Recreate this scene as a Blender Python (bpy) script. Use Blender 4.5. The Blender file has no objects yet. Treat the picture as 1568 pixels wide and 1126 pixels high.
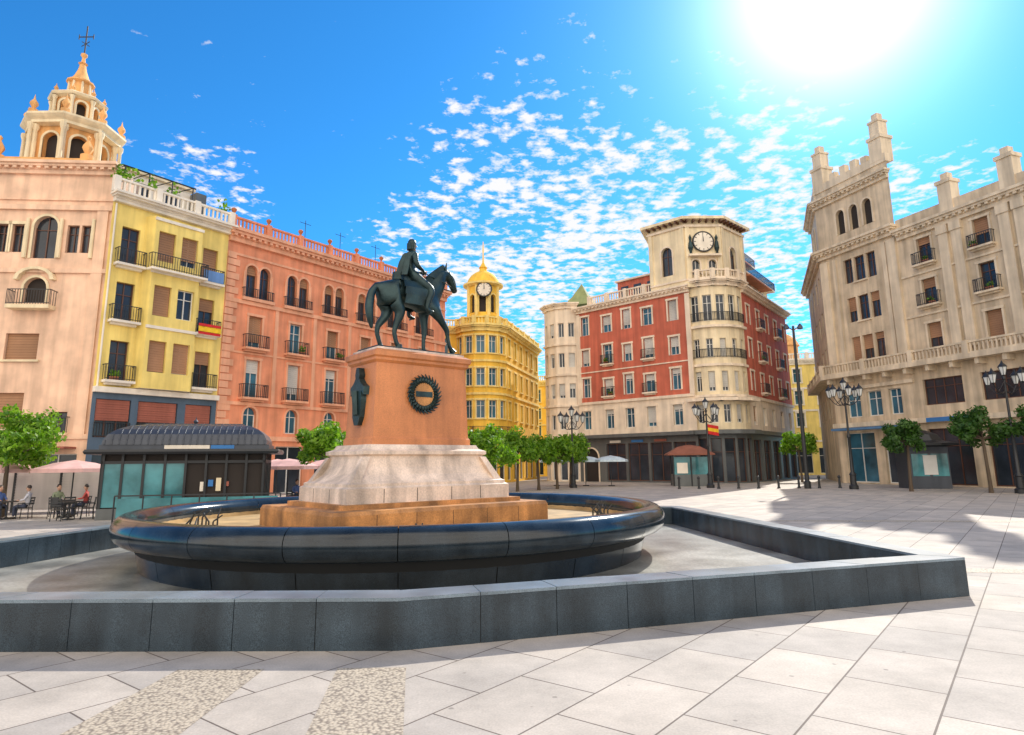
import bpy, math, random
from mathutils import Vector, Matrix
random.seed(7)
R=math.radians
scene=bpy.context.scene
# ------------------------------------------------------------------ materials
def nn(nt,t,**k):
    n=nt.nodes.new(t)
    for a,b in k.items(): setattr(n,a,b)
    return n
def M(name,col,rough=.8,var=.14,scale=.8,bump=.15,bscale=14,metal=0,grime=.18,spec=.5,fine=0):
    m=bpy.data.materials.new(name); m.use_nodes=True; nt=m.node_tree
    b=nt.nodes['Principled BSDF']; L=nt.links
    b.inputs['Roughness'].default_value=rough; b.inputs['Metallic'].default_value=metal
    b.inputs['Specular IOR Level'].default_value=spec
    g=nn(nt,'ShaderNodeNewGeometry')
    n1=nn(nt,'ShaderNodeTexNoise'); n1.inputs['Scale'].default_value=scale; n1.inputs['Detail'].default_value=4
    L.new(g.outputs['Position'],n1.inputs['Vector'])
    mr=nn(nt,'ShaderNodeMapRange'); mr.inputs[1].default_value=.3; mr.inputs[2].default_value=.7
    mr.inputs[3].default_value=1-var; mr.inputs[4].default_value=1+var*.6
    L.new(n1.outputs['Fac'],mr.inputs[0])
    last=mr.outputs[0]
    if grime:
        mp=nn(nt,'ShaderNodeMapping'); mp.inputs['Scale'].default_value=(1.3,1.3,.1); L.new(g.outputs['Position'],mp.inputs['Vector'])
        n2=nn(nt,'ShaderNodeTexNoise'); n2.inputs['Scale'].default_value=1.6; n2.inputs['Detail'].default_value=4; L.new(mp.outputs[0],n2.inputs['Vector'])
        m2=nn(nt,'ShaderNodeMapRange'); m2.inputs[1].default_value=.35; m2.inputs[2].default_value=.62; m2.inputs[3].default_value=1-grime; m2.inputs[4].default_value=1
        L.new(n2.outputs['Fac'],m2.inputs[0])
        mu=nn(nt,'ShaderNodeMath',operation='MULTIPLY'); L.new(mr.outputs[0],mu.inputs[0]); L.new(m2.outputs[0],mu.inputs[1])
        last=mu.outputs[0]
    if fine or bump:
        n3=nn(nt,'ShaderNodeTexNoise'); n3.inputs['Scale'].default_value=bscale; n3.inputs['Detail'].default_value=3; L.new(g.outputs['Position'],n3.inputs['Vector'])
    if fine:
        m3=nn(nt,'ShaderNodeMapRange'); m3.inputs[1].default_value=.35; m3.inputs[2].default_value=.65; m3.inputs[3].default_value=1-fine; m3.inputs[4].default_value=1+fine
        L.new(n3.outputs['Fac'],m3.inputs[0]); q=nn(nt,'ShaderNodeMath',operation='MULTIPLY'); L.new(last,q.inputs[0]); L.new(m3.outputs[0],q.inputs[1]); last=q.outputs[0]
    vm=nn(nt,'ShaderNodeVectorMath',operation='SCALE'); vm.inputs[0].default_value=col; L.new(last,vm.inputs['Scale'])
    L.new(vm.outputs[0],b.inputs['Base Color'])
    if bump:
        bp=nn(nt,'ShaderNodeBump'); bp.inputs['Strength'].default_value=bump; bp.inputs['Distance'].default_value=.03
        L.new(n3.outputs['Fac'],bp.inputs['Height']); L.new(bp.outputs[0],b.inputs['Normal'])
    return m
pink=M('plaster_pink',(.90,.60,.42),var=.2,grime=.22); orange=M('stucco_orange',(.90,.47,.17),grime=.3)
yel=M('plaster_yellow',(.96,.74,.22),grime=.22); cream=M('plaster_cream',(.90,.75,.50),grime=.22)
white=M('trim_white',(.88,.80,.68),grime=.1)
salmon=M('plaster_salmon',(.84,.32,.17),var=.18,grime=.22); salmonT=M('trim_salmon',(.86,.43,.26))
yel2=M('plaster_ochre',(.95,.58,.07)); yel2T=M('trim_ochre',(.95,.73,.25))
red=M('plaster_red',(.62,.155,.09),grime=.25); redT=M('trim_redbldg',(.90,.75,.58))
stoneR=M('stone_beige',(.74,.59,.41),grime=.34,var=.2); stoneRT=M('stone_trim',(.80,.66,.48),grime=.28)
blueg=M('cladding_blue',(.08,.13,.19),rough=.4); shop=M('shop_cladding',(.13,.14,.14),rough=.4)
iron=M('iron_black',(.02,.022,.025),rough=.4,bump=0,grime=0)
glass=M('window_glass',(.035,.045,.06),rough=.10,bump=.04,bscale=1.2,var=.5,scale=.5,grime=0)
glassb=M('window_glass_blue',(.04,.14,.21),rough=.08,bump=.04,bscale=1.2,var=.6,scale=.5,grime=0)
dark=M('dark_interior',(.03,.022,.018),bump=0,grime=0)
fr_w=M('frame_white',(.75,.74,.70),rough=.5,bump=0,grime=.05); fr_b=M('frame_brown',(.12,.05,.03),rough=.5,bump=0,grime=0)
blindm=M('roller_blind',(.40,.21,.11),rough=.7,bump=0,grime=0,var=.35,scale=.35); blindg=M('roller_blind_pale',(.62,.60,.55),rough=.7,bump=0,grime=0,var=.3,scale=.4)
awnR=M('awning_red',(.38,.12,.08))
tile=M('roof_tile',(.42,.19,.11),bscale=6,bump=.5); zinc=M('zinc_dark',(.07,.08,.10),rough=.35,metal=.3,bump=.05)
greenr=M('roof_green',(.34,.38,.16)); roofg=M('roof_gravel',(.4,.37,.33))
bronze=M('bronze_patina',(.032,.064,.068),rough=.36,metal=.5,bump=.3,bscale=22,var=.45,scale=3,grime=.35)
bronzeL=M('bronze_head',(.24,.19,.14),rough=.5,bump=.2,bscale=40)
pgran=M('pedestal_granite',(.66,.25,.09),rough=.45,bump=.08,bscale=60,var=.2,scale=1.2,grime=.35,fine=.15)
ochre=M('plinth_stained',(.60,.28,.09),rough=.6,var=.4,scale=1.8,bscale=30,grime=.5,fine=.15)
marble=M('pedestal_marble',(.84,.68,.56),rough=.5,var=.22,scale=2,bscale=25,grime=.45,fine=.1)
bgran=M('black_granite',(.026,.038,.050),rough=.12,bump=.03,bscale=90,var=.4,scale=2,grime=.4,fine=.35)
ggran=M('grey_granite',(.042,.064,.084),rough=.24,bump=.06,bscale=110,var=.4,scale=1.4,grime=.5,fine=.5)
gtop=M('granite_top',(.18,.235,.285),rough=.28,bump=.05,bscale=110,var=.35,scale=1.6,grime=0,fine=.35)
joint=M('joint_dark',(.02,.02,.02),bump=0,grime=0)
poolf=M('pool_floor',(.33,.33,.30),rough=.32,bump=.2,var=.6,scale=.8,grime=0,fine=.15)
basinf=M('basin_floor',(.50,.34,.15),rough=.6,var=.4,scale=1.5,grime=0)
bark=M('bark',(.10,.07,.045),bump=.6,bscale=25,grime=0)
umb=M('umbrella_pink',(.78,.47,.44)); umbb=M('umbrella_white_blue',(.6,.72,.8)); wood=M('furniture_dark',(.04,.035,.03),rough=.5,grime=0)
shut=M('shutter_pale',(.76,.70,.66)); kglass=M('kiosk_glass',(.08,.27,.30),rough=.08,bump=0,var=.6,scale=.8,grime=0)
flr=M('flag_red',(.60,.02,.02),bump=0,grime=0); fly=M('flag_yellow',(.85,.55,.02),bump=0,grime=0); bluesign=M('sign_blue',(.05,.2,.5),bump=0,grime=0)
lampg=M('lamp_glass',(.7,.72,.7),rough=.2,bump=0,grime=0); pot=M('terracotta',(.50,.17,.07))
redroof=M('kiosk_roof_brown',(.28,.10,.06)); skinm=M('skin',(.55,.32,.22),rough=.5,bump=0,grime=0); hairm=M('hair_dark',(.03,.02,.015),rough=.6,bump=0,grime=0)
cloths=[M('shirt_%d'%i,c,bump=.1,grime=0) for i,c in enumerate(((.55,.55,.6),(.08,.14,.35),(.5,.08,.07),(.25,.3,.2)))]; trous=M('trousers_dark',(.05,.06,.10),bump=.1,grime=0)
def leafmat(name,c1,c2):
    m=bpy.data.materials.new(name); m.use_nodes=True; nt=m.node_tree; b=nt.nodes['Principled BSDF']; L=nt.links
    g=nn(nt,'ShaderNodeNewGeometry'); n=nn(nt,'ShaderNodeTexNoise'); n.inputs['Scale'].default_value=2.4; n.inputs['Detail'].default_value=5; n.inputs['Roughness'].default_value=.8
    L.new(g.outputs['Position'],n.inputs['Vector']); cr=nn(nt,'ShaderNodeValToRGB'); cr.color_ramp.elements[0].position=.36; cr.color_ramp.elements[1].position=.64
    cr.color_ramp.elements[0].color=(*c1,1); cr.color_ramp.elements[1].color=(*c2,1); L.new(n.outputs['Fac'],cr.inputs[0]); L.new(cr.outputs[0],b.inputs['Base Color'])
    b.inputs['Roughness'].default_value=.5
    t=nn(nt,'ShaderNodeBsdfTranslucent'); vm=nn(nt,'ShaderNodeVectorMath',operation='MULTIPLY'); vm.inputs[1].default_value=(1.5,1.7,.6)
    L.new(cr.outputs[0],vm.inputs[0]); L.new(vm.outputs[0],t.inputs[0]); mx=nn(nt,'ShaderNodeMixShader'); mx.inputs[0].default_value=.4
    L.new(b.outputs[0],mx.inputs[1]); L.new(t.outputs[0],mx.inputs[2]); L.new(mx.outputs[0],nt.nodes['Material Output'].inputs[0])
    return m
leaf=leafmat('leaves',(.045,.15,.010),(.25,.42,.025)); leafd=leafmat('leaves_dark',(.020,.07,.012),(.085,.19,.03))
# ------------------------------------------------------------------ builder
class Fr:
    def __init__(s,P,Q=None,ang=None):
        s.P=Vector((P[0],P[1]))
        if Q is not None:
            v=Vector((Q[0]-P[0],Q[1]-P[1])); s.L=v.length; s.d=v.normalized()
        else: s.d=Vector((math.cos(ang),math.sin(ang))); s.L=0
        s.n=Vector((s.d.y,-s.d.x))
    def __call__(s,a,n,z):
        p=s.P+s.d*a+s.n*n; return (p.x,p.y,z)
class Grp:
    def __init__(s,name,loc=(0,0,0)): s.name=name; s.p={}; s.loc=Vector(loc); s.smooth=set()
    def g(s,n,mat):
        if n not in s.p: s.p[n]=([],[],mat)
        return s.p[n]
    def poly(s,n,mat,pts):
        v,f,_=s.g(n,mat); i=len(v); v.extend([tuple(p) for p in pts]); f.append(tuple(range(i,i+len(pts))))
    def hexa(s,n,mat,b,t):
        v,f,_=s.g(n,mat); i=len(v); v.extend([tuple(p) for p in b]+[tuple(p) for p in t])
        for q in ((3,2,1,0),(4,5,6,7),(0,1,5,4),(1,2,6,5),(2,3,7,6),(3,0,4,7)): f.append(tuple(i+k for k in q))
    def box(s,n,mat,fr,s0,s1,n0,n1,z0,z1):
        s.hexa(n,mat,[fr(s0,n1,z0),fr(s1,n1,z0),fr(s1,n0,z0),fr(s0,n0,z0)],[fr(s0,n1,z1),fr(s1,n1,z1),fr(s1,n0,z1),fr(s0,n0,z1)])
    def lathe(s,n,mat,c,prof,seg=16,a0=0,a1=2*math.pi,caps=False):
        v,f,_=s.g(n,mat); i=len(v); full=abs(a1-a0-2*math.pi)<1e-6; m=seg if full else seg+1
        for k in range(m):
            a=a0+(a1-a0)*k/seg
            for r,z in prof: v.append((c[0]+r*math.cos(a),c[1]+r*math.sin(a),z))
        P=len(prof)
        for k in range(seg):
            k2=(k+1)%m
            for j in range(P-1): f.append((i+k*P+j,i+k2*P+j,i+k2*P+j+1,i+k*P+j+1))
        if caps and not full:
            f.append(tuple(i+j for j in range(P))); f.append(tuple(i+(m-1)*P+j for j in range(P)))
    def tube(s,n,mat,p0,p1,r0,r1=None,seg=6):
        if r1 is None:r1=r0
        p0=Vector(p0);p1=Vector(p1);d=(p1-p0).normalized(); a=d.orthogonal().normalized(); b=d.cross(a)
        v,f,_=s.g(n,mat); i=len(v)
        for k in range(seg):
            t=2*math.pi*k/seg; o=a*math.cos(t)+b*math.sin(t); v.append(tuple(p0+o*r0)); v.append(tuple(p1+o*r1))
        for k in range(seg):
            j=(k+1)%seg; f.append((i+2*k,i+2*j,i+2*j+1,i+2*k+1))
        f.append(tuple(i+2*k for k in range(seg))); f.append(tuple(i+2*k+1 for k in range(seg)))
    def loft(s,n,mat,fr,prof):
        v,f,_=s.g(n,mat); i=len(v)
        for h1,h2,z in prof:
            for a,b in ((-h1,h2),(h1,h2),(h1,-h2),(-h1,-h2)): v.append(fr(a,b,z))
        for k in range(len(prof)-1):
            for j in range(4):
                q=(j+1)%4; f.append((i+4*k+j,i+4*k+q,i+4*k+4+q,i+4*k+4+j))
        f.append((i,i+3,i+2,i+1)); e=i+4*(len(prof)-1); f.append((e,e+1,e+2,e+3))
    def ring(s,n,mat,fr,sc,zc,n0,Rr,r,seg=40,ts=8,lump=0):
        v,f,_=s.g(n,mat); i=len(v)
        for k in range(seg):
            a=2*math.pi*k/seg; rr=r*(1+lump*((k%2)*2-1))
            for j in range(ts):
                b=2*math.pi*j/ts; q=Rr+rr*math.cos(b)
                v.append(fr(sc+q*math.cos(a),n0+rr*math.sin(b),zc+q*math.sin(a)))
        for k in range(seg):
            for j in range(ts): f.append((i+k*ts+j,i+((k+1)%seg)*ts+j,i+((k+1)%seg)*ts+(j+1)%ts,i+k*ts+(j+1)%ts))
    def disc(s,n,mat,fr,sc,zc,n0,r,seg=32):
        s.poly(n,mat,[fr(sc+r*math.cos(2*math.pi*k/seg),n0,zc+r*math.sin(2*math.pi*k/seg)) for k in range(seg)])
    def finish(s):
        e=bpy.data.objects.new(s.name,None); e.location=s.loc; e.empty_display_size=.5; scene.collection.objects.link(e)
        for n,(v,f,mat) in s.p.items():
            me=bpy.data.meshes.new(n); me.from_pydata([(a[0]-s.loc.x,a[1]-s.loc.y,a[2]-s.loc.z) for a in v],[],f); me.update()
            me.materials.append(mat)
            if n in s.smooth:
                me.shade_smooth()
                try: me.set_sharp_from_angle(angle=R(38))
                except Exception: pass
            o=bpy.data.objects.new(n,me); o.parent=e; scene.collection.objects.link(o)
        return e
def op(s,z,w,h,**k):
    d=dict(s=s,z=z,w=w,h=h,arch=False,kind='win',sur=None,sill=None,bal=None,fm=fr_w,gm=glass,blind=None,dep=.3); d.update(k); return d
def railing(G,fr,s0,s1,n0,n1,z,h=1.0):
    G.box('railings',iron,fr,s0,s1,n1-.03,n1+.02,z+h-.05,z+h); G.box('railings',iron,fr,s0,s1,n1-.02,n1+.01,z+.08,z+.12)
    k=int((s1-s0)/.17)+1
    for i in range(k+1):
        a=s0+(s1-s0)*i/k; G.box('railings',iron,fr,a-.014,a+.014,n1-.02,n1+.01,z,z+h-.05)
    for a in (s0,s1):
        G.box('railings',iron,fr,a-.02,a+.02,n0,n1-.03,z+h-.05,z+h)
        q=max(1,int((n1-n0)/.2))
        for i in range(q):
            b=n0+(n1-n0)*(i+.5)/q; G.box('railings',iron,fr,a-.013,a+.013,b-.013,b+.013,z,z+h-.05)
def plants(G,fr,s,n,z,w,k=26):
    for _ in range(k):
        c=Vector(fr(s+random.uniform(-w/2,w/2),n+random.gauss(0,.07),z+abs(random.gauss(0,.16)))); u=Vector([random.gauss(0,1) for _ in range(3)]).normalized()*.10; v=u.orthogonal().normalized()*.07
        G.poly('balcony_plants',leaf,[c-u-v,c+u-v,c+u+v,c-u+v])
    G.box('flower_pots',pot,fr,s-w/2,s+w/2,n-.1,n+.1,z-.22,z-.02)
def balcony(G,fr,s0,s1,n1,z,mat):
    G.box('balcony_slabs',mat,fr,s0,s1,-.05,n1,z-.16,z); G.box('balcony_slabs',mat,fr,s0+.15,s1-.15,-.05,n1*.5,z-.3,z-.16)
    railing(G,fr,s0+.04,s1-.04,0,n1-.05,z)
    if random.random()<.35: plants(G,fr,random.uniform(s0+.4,s1-.4),n1-.2,z+.25,.5)
def facade(G,P,Q,z0,z1,ops,wm,wn='walls',tm=None):
    fr=Fr(P,Q); L=fr.L; S={0,L}; Z={z0,z1}
    for o in ops:
        o['a']=o['s']-o['w']/2; o['b']=o['s']+o['w']/2; o['t']=o['z']+o['h']
        S|={round(o['a'],4),round(o['b'],4)}; Z|={round(o['z'],4),round(o['t'],4)}
    S=sorted(S); Z=sorted(Z)
    for j in range(len(Z)-1):
        zc=(Z[j]+Z[j+1])/2; run=None
        for i in range(len(S)-1):
            sc=(S[i]+S[i+1])/2
            hole=any(o['a']<sc<o['b'] and o['z']<zc<o['t'] for o in ops)
            if not hole and run is None: run=S[i]
            if run is not None and (hole or i==len(S)-2):
                e=S[i] if hole else S[i+1]
                G.poly(wn,wm,[fr(run,0,Z[j]),fr(e,0,Z[j]),fr(e,0,Z[j+1]),fr(run,0,Z[j+1])]); run=None
    for o in ops:
        a,b,z,t,D=o['a'],o['b'],o['z'],o['t'],o['dep']; w=b-a
        zt=t-w/2 if o['arch'] else t
        G.poly(wn,wm,[fr(a,0,z),fr(a,-D,z),fr(a,-D,zt),fr(a,0,zt)]); G.poly(wn,wm,[fr(b,0,z),fr(b,-D,z),fr(b,-D,zt),fr(b,0,zt)])
        G.poly(wn,wm,[fr(a,0,z),fr(b,0,z),fr(b,-D,z),fr(a,-D,z)])
        if o['arch']:
            c=(a+b)/2; r=w/2; n=10; pts=[(c-r*math.cos(math.pi*k/n),zt+r*math.sin(math.pi*k/n)) for k in range(n+1)]
            for k in range(n):
                p,q=pts[k],pts[k+1]; G.poly(wn,wm,[fr(p[0],0,p[1]),fr(q[0],0,q[1]),fr(q[0],-D,q[1]),fr(p[0],-D,p[1])])
                cx=a if k<n/2 else b; G.poly(wn,wm,[fr(cx,0,t),fr(p[0],0,p[1]),fr(q[0],0,q[1])])
        else: G.poly(wn,wm,[fr(a,0,t),fr(b,0,t),fr(b,-D,t),fr(a,-D,t)])
        if o['kind']=='dark':
            G.poly('dark_openings',dark,[fr(a,-D,z),fr(b,-D,z),fr(b,-D,t),fr(a,-D,t)])
        elif o['kind']!='open':
            gm=o['gm']; G.poly('glass'+('_blue' if gm is glassb else ''),gm,[fr(a,-D,z),fr(b,-D,z),fr(b,-D,t),fr(a,-D,t)])
            fm=o['fm']; fn='window_frames' if fm is fr_w else 'window_frames_'+fm.name; k=.06; n0,n1=-D-.01,-D+.07
            G.box(fn,fm,fr,a,a+k,n0,n1,z,zt); G.box(fn,fm,fr,b-k,b,n0,n1,z,zt); G.box(fn,fm,fr,a+k,b-k,n0,n1-.004,z,z+k*1.4)
            if not o['arch']: G.box(fn,fm,fr,a+k,b-k,n0,n1-.004,t-k,t)
            m=max(2,round(w/.75)) if o['kind']=='win' else max(1,round(w/1.3))
            for i in range(1,m):
                x=a+w*i/m; G.box(fn,fm,fr,x-.035,x+.035,n0,n1-.008,z+k,t-k)
            if o['h']>1.7: G.box(fn,fm,fr,a+k,b-k,n0,n1-.012,z+o['h']*.68,z+o['h']*.68+.05)
            bl=o['blind']
            if bl:
                fr_c=random.choice([0,0,.25,.35,.55,.8,.97]) if bl!='full' else 1
                bmt=o.get('bm',blindm)
                if fr_c>0:
                    zb=t-(t-z)*fr_c; zz=t
                    if o['arch']: zb=max(zb,zt-.3)
                    nm='blinds_'+bmt.name
                    k2=max(1,int((zz-zb)/.16))
                    for q in range(k2):
                        y0=zb+(zz-zb)*q/k2; y1=zb+(zz-zb)*(q+1)/k2
                        G.poly(nm,bmt,[fr(a+.03,-D+.12,y0),fr(b-.03,-D+.12,y0),fr(b-.03,-D+.085,y1),fr(a+.03,-D+.085,y1)])
        if o['sur']:
            sm=o['sur']; k=.16
            G.box('window_surrounds',sm,fr,a-k,a,-.05,.06,z,zt); G.box('window_surrounds',sm,fr,b,b+k,-.05,.06,z,zt)
            if not o['arch']: G.box('window_surrounds',sm,fr,a-k-.06,b+k+.06,-.05,.09,t,t+.2)
            else:
                c=(a+b)/2; r=w/2; n=10
                for q in range(n):
                    a0,a1=math.pi*q/n,math.pi*(q+1)/n
                    def pp(rr,an,nn_): return fr(c-rr*math.cos(an),nn_,zt+rr*math.sin(an))
                    G.hexa('window_surrounds',sm,[pp(r,a0,.07),pp(r,a1,.07),pp(r,a1,-.02),pp(r,a0,-.02)],[pp(r+k,a0,.07),pp(r+k,a1,.07),pp(r+k,a1,-.02),pp(r+k,a0,-.02)])
        if o['sill']: G.box('sills',o['sill'],fr,a-.2,b+.2,-.05,.16,z-.14,z-.003)
        if o['bal']: balcony(G,fr,a-o['bal'][0],b+o['bal'][0],o['bal'][1],z-.01,o['bal'][2])
    return fr
def band(G,fr,s0,s1,z,h,pr,mat,name='string_courses'): G.box(name,mat,fr,s0,s1,-.06,pr,z,z+h)
def cornice(G,fr,s0,s1,z,mat,pr=.5,h=.7,dent=True):
    G.box('cornice',mat,fr,s0,s1,-.06,pr*.35,z,z+h*.35); G.box('cornice',mat,fr,s0-.1,s1+.1,-.06,pr*.8,z+h*.55,z+h*.75); G.box('cornice',mat,fr,s0-.2,s1+.2,-.06,pr,z+h*.75+.002,z+h)
    G.box('cornice',mat,fr,s0,s1,-.06,pr*.45,z+h*.35,z+h*.55)
    if dent:
        k=int((s1-s0)/.5)
        for i in range(k):
            a=s0+(i+.25)*(s1-s0)/k; G.box('dentils',mat,fr,a,a+.24,pr*.3,pr*.75,z+h*.36,z+h*.548)
def balustrade(G,fr,s0,s1,n,z,mat,h=1.0,post=3.0,urn=False,step=.32):
    G.box('balustrade',mat,fr,s0,s1,n-.12,n+.12,z,z+.14); G.box('balustrade',mat,fr,s0,s1,n-.13,n+.13,z+h-.14,z+h)
    k=max(1,round((s1-s0)/post))
    for i in range(k+1):
        a=s0+(s1-s0)*i/k; G.box('balustrade',mat,fr,a-.2,a+.2,n-.2,n+.2,z-.002,z+h+.08)
        if urn:
            p=fr(a,n,0); G.lathe('urns',urn,(p[0],p[1]),[(.0,z+h+.08),(.14,z+h+.1),(.07,z+h+.2),(.2,z+h+.42),(.22,z+h+.5),(.12,z+h+.62),(0,z+h+.66)],8)
    k=int((s1-s0)/step)
    for i in range(k):
        a=s0+(s1-s0)*(i+.5)/k; G.box('balustrade',mat,fr,a-.06,a+.06,n-.06,n+.06,z+.14,z+h-.14)
def shell(G,pts,z1,mat,rmat=roofg,skip=(),z0=0):
    n=len(pts)
    for i in range(n):
        if i in skip: continue
        a,b=pts[i],pts[(i+1)%n]; G.poly('side_walls',mat,[(a[0],a[1],z0),(b[0],b[1],z0),(b[0],b[1],z1),(a[0],a[1],z1)])
    G.poly('roof',rmat,[(p[0],p[1],z1-.05) for p in pts])
def clock(G,fr,s,z,n,r):
    G.ring('clock_rim',iron,fr,s,z,n,r,.09,32,6); G.disc('clock_face',white,fr,s,z,n+.03,r)
    for k in range(12):
        a=math.pi*k/6; p=lambda q,o:fr(s+q*math.sin(a)+o*math.cos(a),n+.05,z+q*math.cos(a)-o*math.sin(a))
        G.poly('clock_marks',iron,[p(r*.72,-.03),p(r*.72,.03),p(r*.92,.03),p(r*.92,-.03)])
    for a,l,w in ((R(0),r*.5,.05),(R(358),r*.75,.035)):
        p=lambda q,o:fr(s+q*math.sin(a)+o*math.cos(a),n+.06,z+q*math.cos(a)-o*math.sin(a))
        G.poly('clock_hands',iron,[p(0,-w),p(0,w),p(l,w*.5),p(l,-w*.5)]); n+=.01
# ------------------------------------------------------------------ ground
def gmat():
    m=bpy.data.materials.new('plaza_paving'); m.use_nodes=True; nt=m.node_tree; b=nt.nodes['Principled BSDF']; L=nt.links
    g=nn(nt,'ShaderNodeNewGeometry'); mp=nn(nt,'ShaderNodeMapping'); mp.inputs['Rotation'].default_value=(0,0,R(-52)); L.new(g.outputs['Position'],mp.inputs[0])
    br=nn(nt,'ShaderNodeTexBrick'); br.offset=.5; br.inputs['Scale'].default_value=1; br.inputs['Brick Width'].default_value=1.3; br.inputs['Row Height'].default_value=.9
    br.inputs['Mortar Size'].default_value=.010; br.inputs['Mortar Smooth'].default_value=.15; br.inputs['Bias'].default_value=0
    br.inputs['Color1'].default_value=(.55,.485,.415,1); br.inputs['Color2'].default_value=(.42,.38,.34,1); br.inputs['Mortar'].default_value=(.15,.12,.10,1)
    L.new(mp.outputs[0],br.inputs[0])
    n=nn(nt,'ShaderNodeTexNoise'); n.inputs['Scale'].default_value=.8; n.inputs['Detail'].default_value=7; n.inputs['Roughness'].default_value=.7; L.new(g.outputs['Position'],n.inputs[0])
    mr=nn(nt,'ShaderNodeMapRange'); mr.inputs[1].default_value=.3; mr.inputs[2].default_value=.7; mr.inputs[3].default_value=.70; mr.inputs[4].default_value=1.14; L.new(n.outputs['Fac'],mr.inputs[0])
    n2=nn(nt,'ShaderNodeTexNoise'); n2.inputs['Scale'].default_value=45; n2.inputs['Detail'].default_value=3; L.new(g.outputs['Position'],n2.inputs[0])
    m2=nn(nt,'ShaderNodeMapRange'); m2.inputs[3].default_value=.74; m2.inputs[4].default_value=1.26; L.new(n2.outputs['Fac'],m2.inputs[0])
    v=nn(nt,'ShaderNodeTexVoronoi'); v.inputs['Scale'].default_value=2.3; L.new(g.outputs['Position'],v.inputs[0]); m3=nn(nt,'ShaderNodeMapRange'); m3.inputs[1].default_value=.045; m3.inputs[2].default_value=.07; m3.inputs[3].default_value=.6; m3.inputs[4].default_value=1; L.new(v.outputs['Distance'],m3.inputs[0])
    mu=nn(nt,'ShaderNodeMath',operation='MULTIPLY'); L.new(mr.outputs[0],mu.inputs[0]); L.new(m2.outputs[0],mu.inputs[1])
    mu2=nn(nt,'ShaderNodeMath',operation='MULTIPLY'); L.new(mu.outputs[0],mu2.inputs[0]); L.new(m3.outputs[0],mu2.inputs[1])
    vm=nn(nt,'ShaderNodeVectorMath',operation='SCALE'); L.new(br.outputs['Color'],vm.inputs[0]); L.new(mu2.outputs[0],vm.inputs['Scale']); L.new(vm.outputs[0],b.inputs['Base Color'])
    b.inputs['Roughness'].default_value=.75; b.inputs['Specular IOR Level'].default_value=.35
    bp=nn(nt,'ShaderNodeBump'); bp.inputs['Strength'].default_value=.35; bp.inputs['Distance'].default_value=.01; bp.invert=True; L.new(br.outputs['Fac'],bp.inputs['Height']); L.new(bp.outputs[0],b.inputs['Normal'])
    return m
def pebmat():
    m=bpy.data.materials.new('pebble_mosaic'); m.use_nodes=True; nt=m.node_tree; b=nt.nodes['Principled BSDF']; L=nt.links
    g=nn(nt,'ShaderNodeNewGeometry'); v=nn(nt,'ShaderNodeTexVoronoi'); v.inputs['Scale'].default_value=30; L.new(g.outputs['Position'],v.inputs[0])
    cr=nn(nt,'ShaderNodeValToRGB'); cr.color_ramp.elements[0].position=.3; cr.color_ramp.elements[1].position=.8; cr.color_ramp.elements[0].color=(.54,.46,.35,1); cr.color_ramp.elements[1].color=(.22,.18,.14,1)
    L.new(v.outputs['Distance'],cr.inputs[0]); L.new(cr.outputs[0],b.inputs['Base Color']); bp=nn(nt,'ShaderNodeBump'); bp.invert=True; bp.inputs['Distance'].default_value=.010; bp.inputs['Strength'].default_value=.5; L.new(v.outputs['Distance'],bp.inputs['Height']); L.new(bp.outputs[0],b.inputs['Normal'])
    b.inputs['Roughness'].default_value=.7; return m
def sheet(name,pts,mat,z):
    me=bpy.data.meshes.new(name); me.from_pydata([(p[0],p[1],z) for p in pts],[],[tuple(range(len(pts)))]); me.materials.append(mat)
    o=bpy.data.objects.new(name,me); scene.collection.objects.link(o); return o
sheet('plaza_ground',[(-2500,-500),(2500,-500),(2500,4000),(-2500,4000)],gmat(),0)
peb=pebmat()
sheet('pebble_band',[(-3.7,7.7),(-2.75,7.7),(-2.9,3.0),(-4.0,3.0)],peb,.004)
sheet('pebble_band',[(-1.95,7.7),(-1.2,7.7),(-.5,3.0),(-1.4,3.0)],peb,.004)
sheet('pebble_band',[(8.3,13.4),(30,10.3),(30,10.8),(8.4,13.9)],peb,.004)
sheet('pebble_band',[(9.5,24.4),(45,19),(45,19.6),(9.5,25)],peb,.004)
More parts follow.
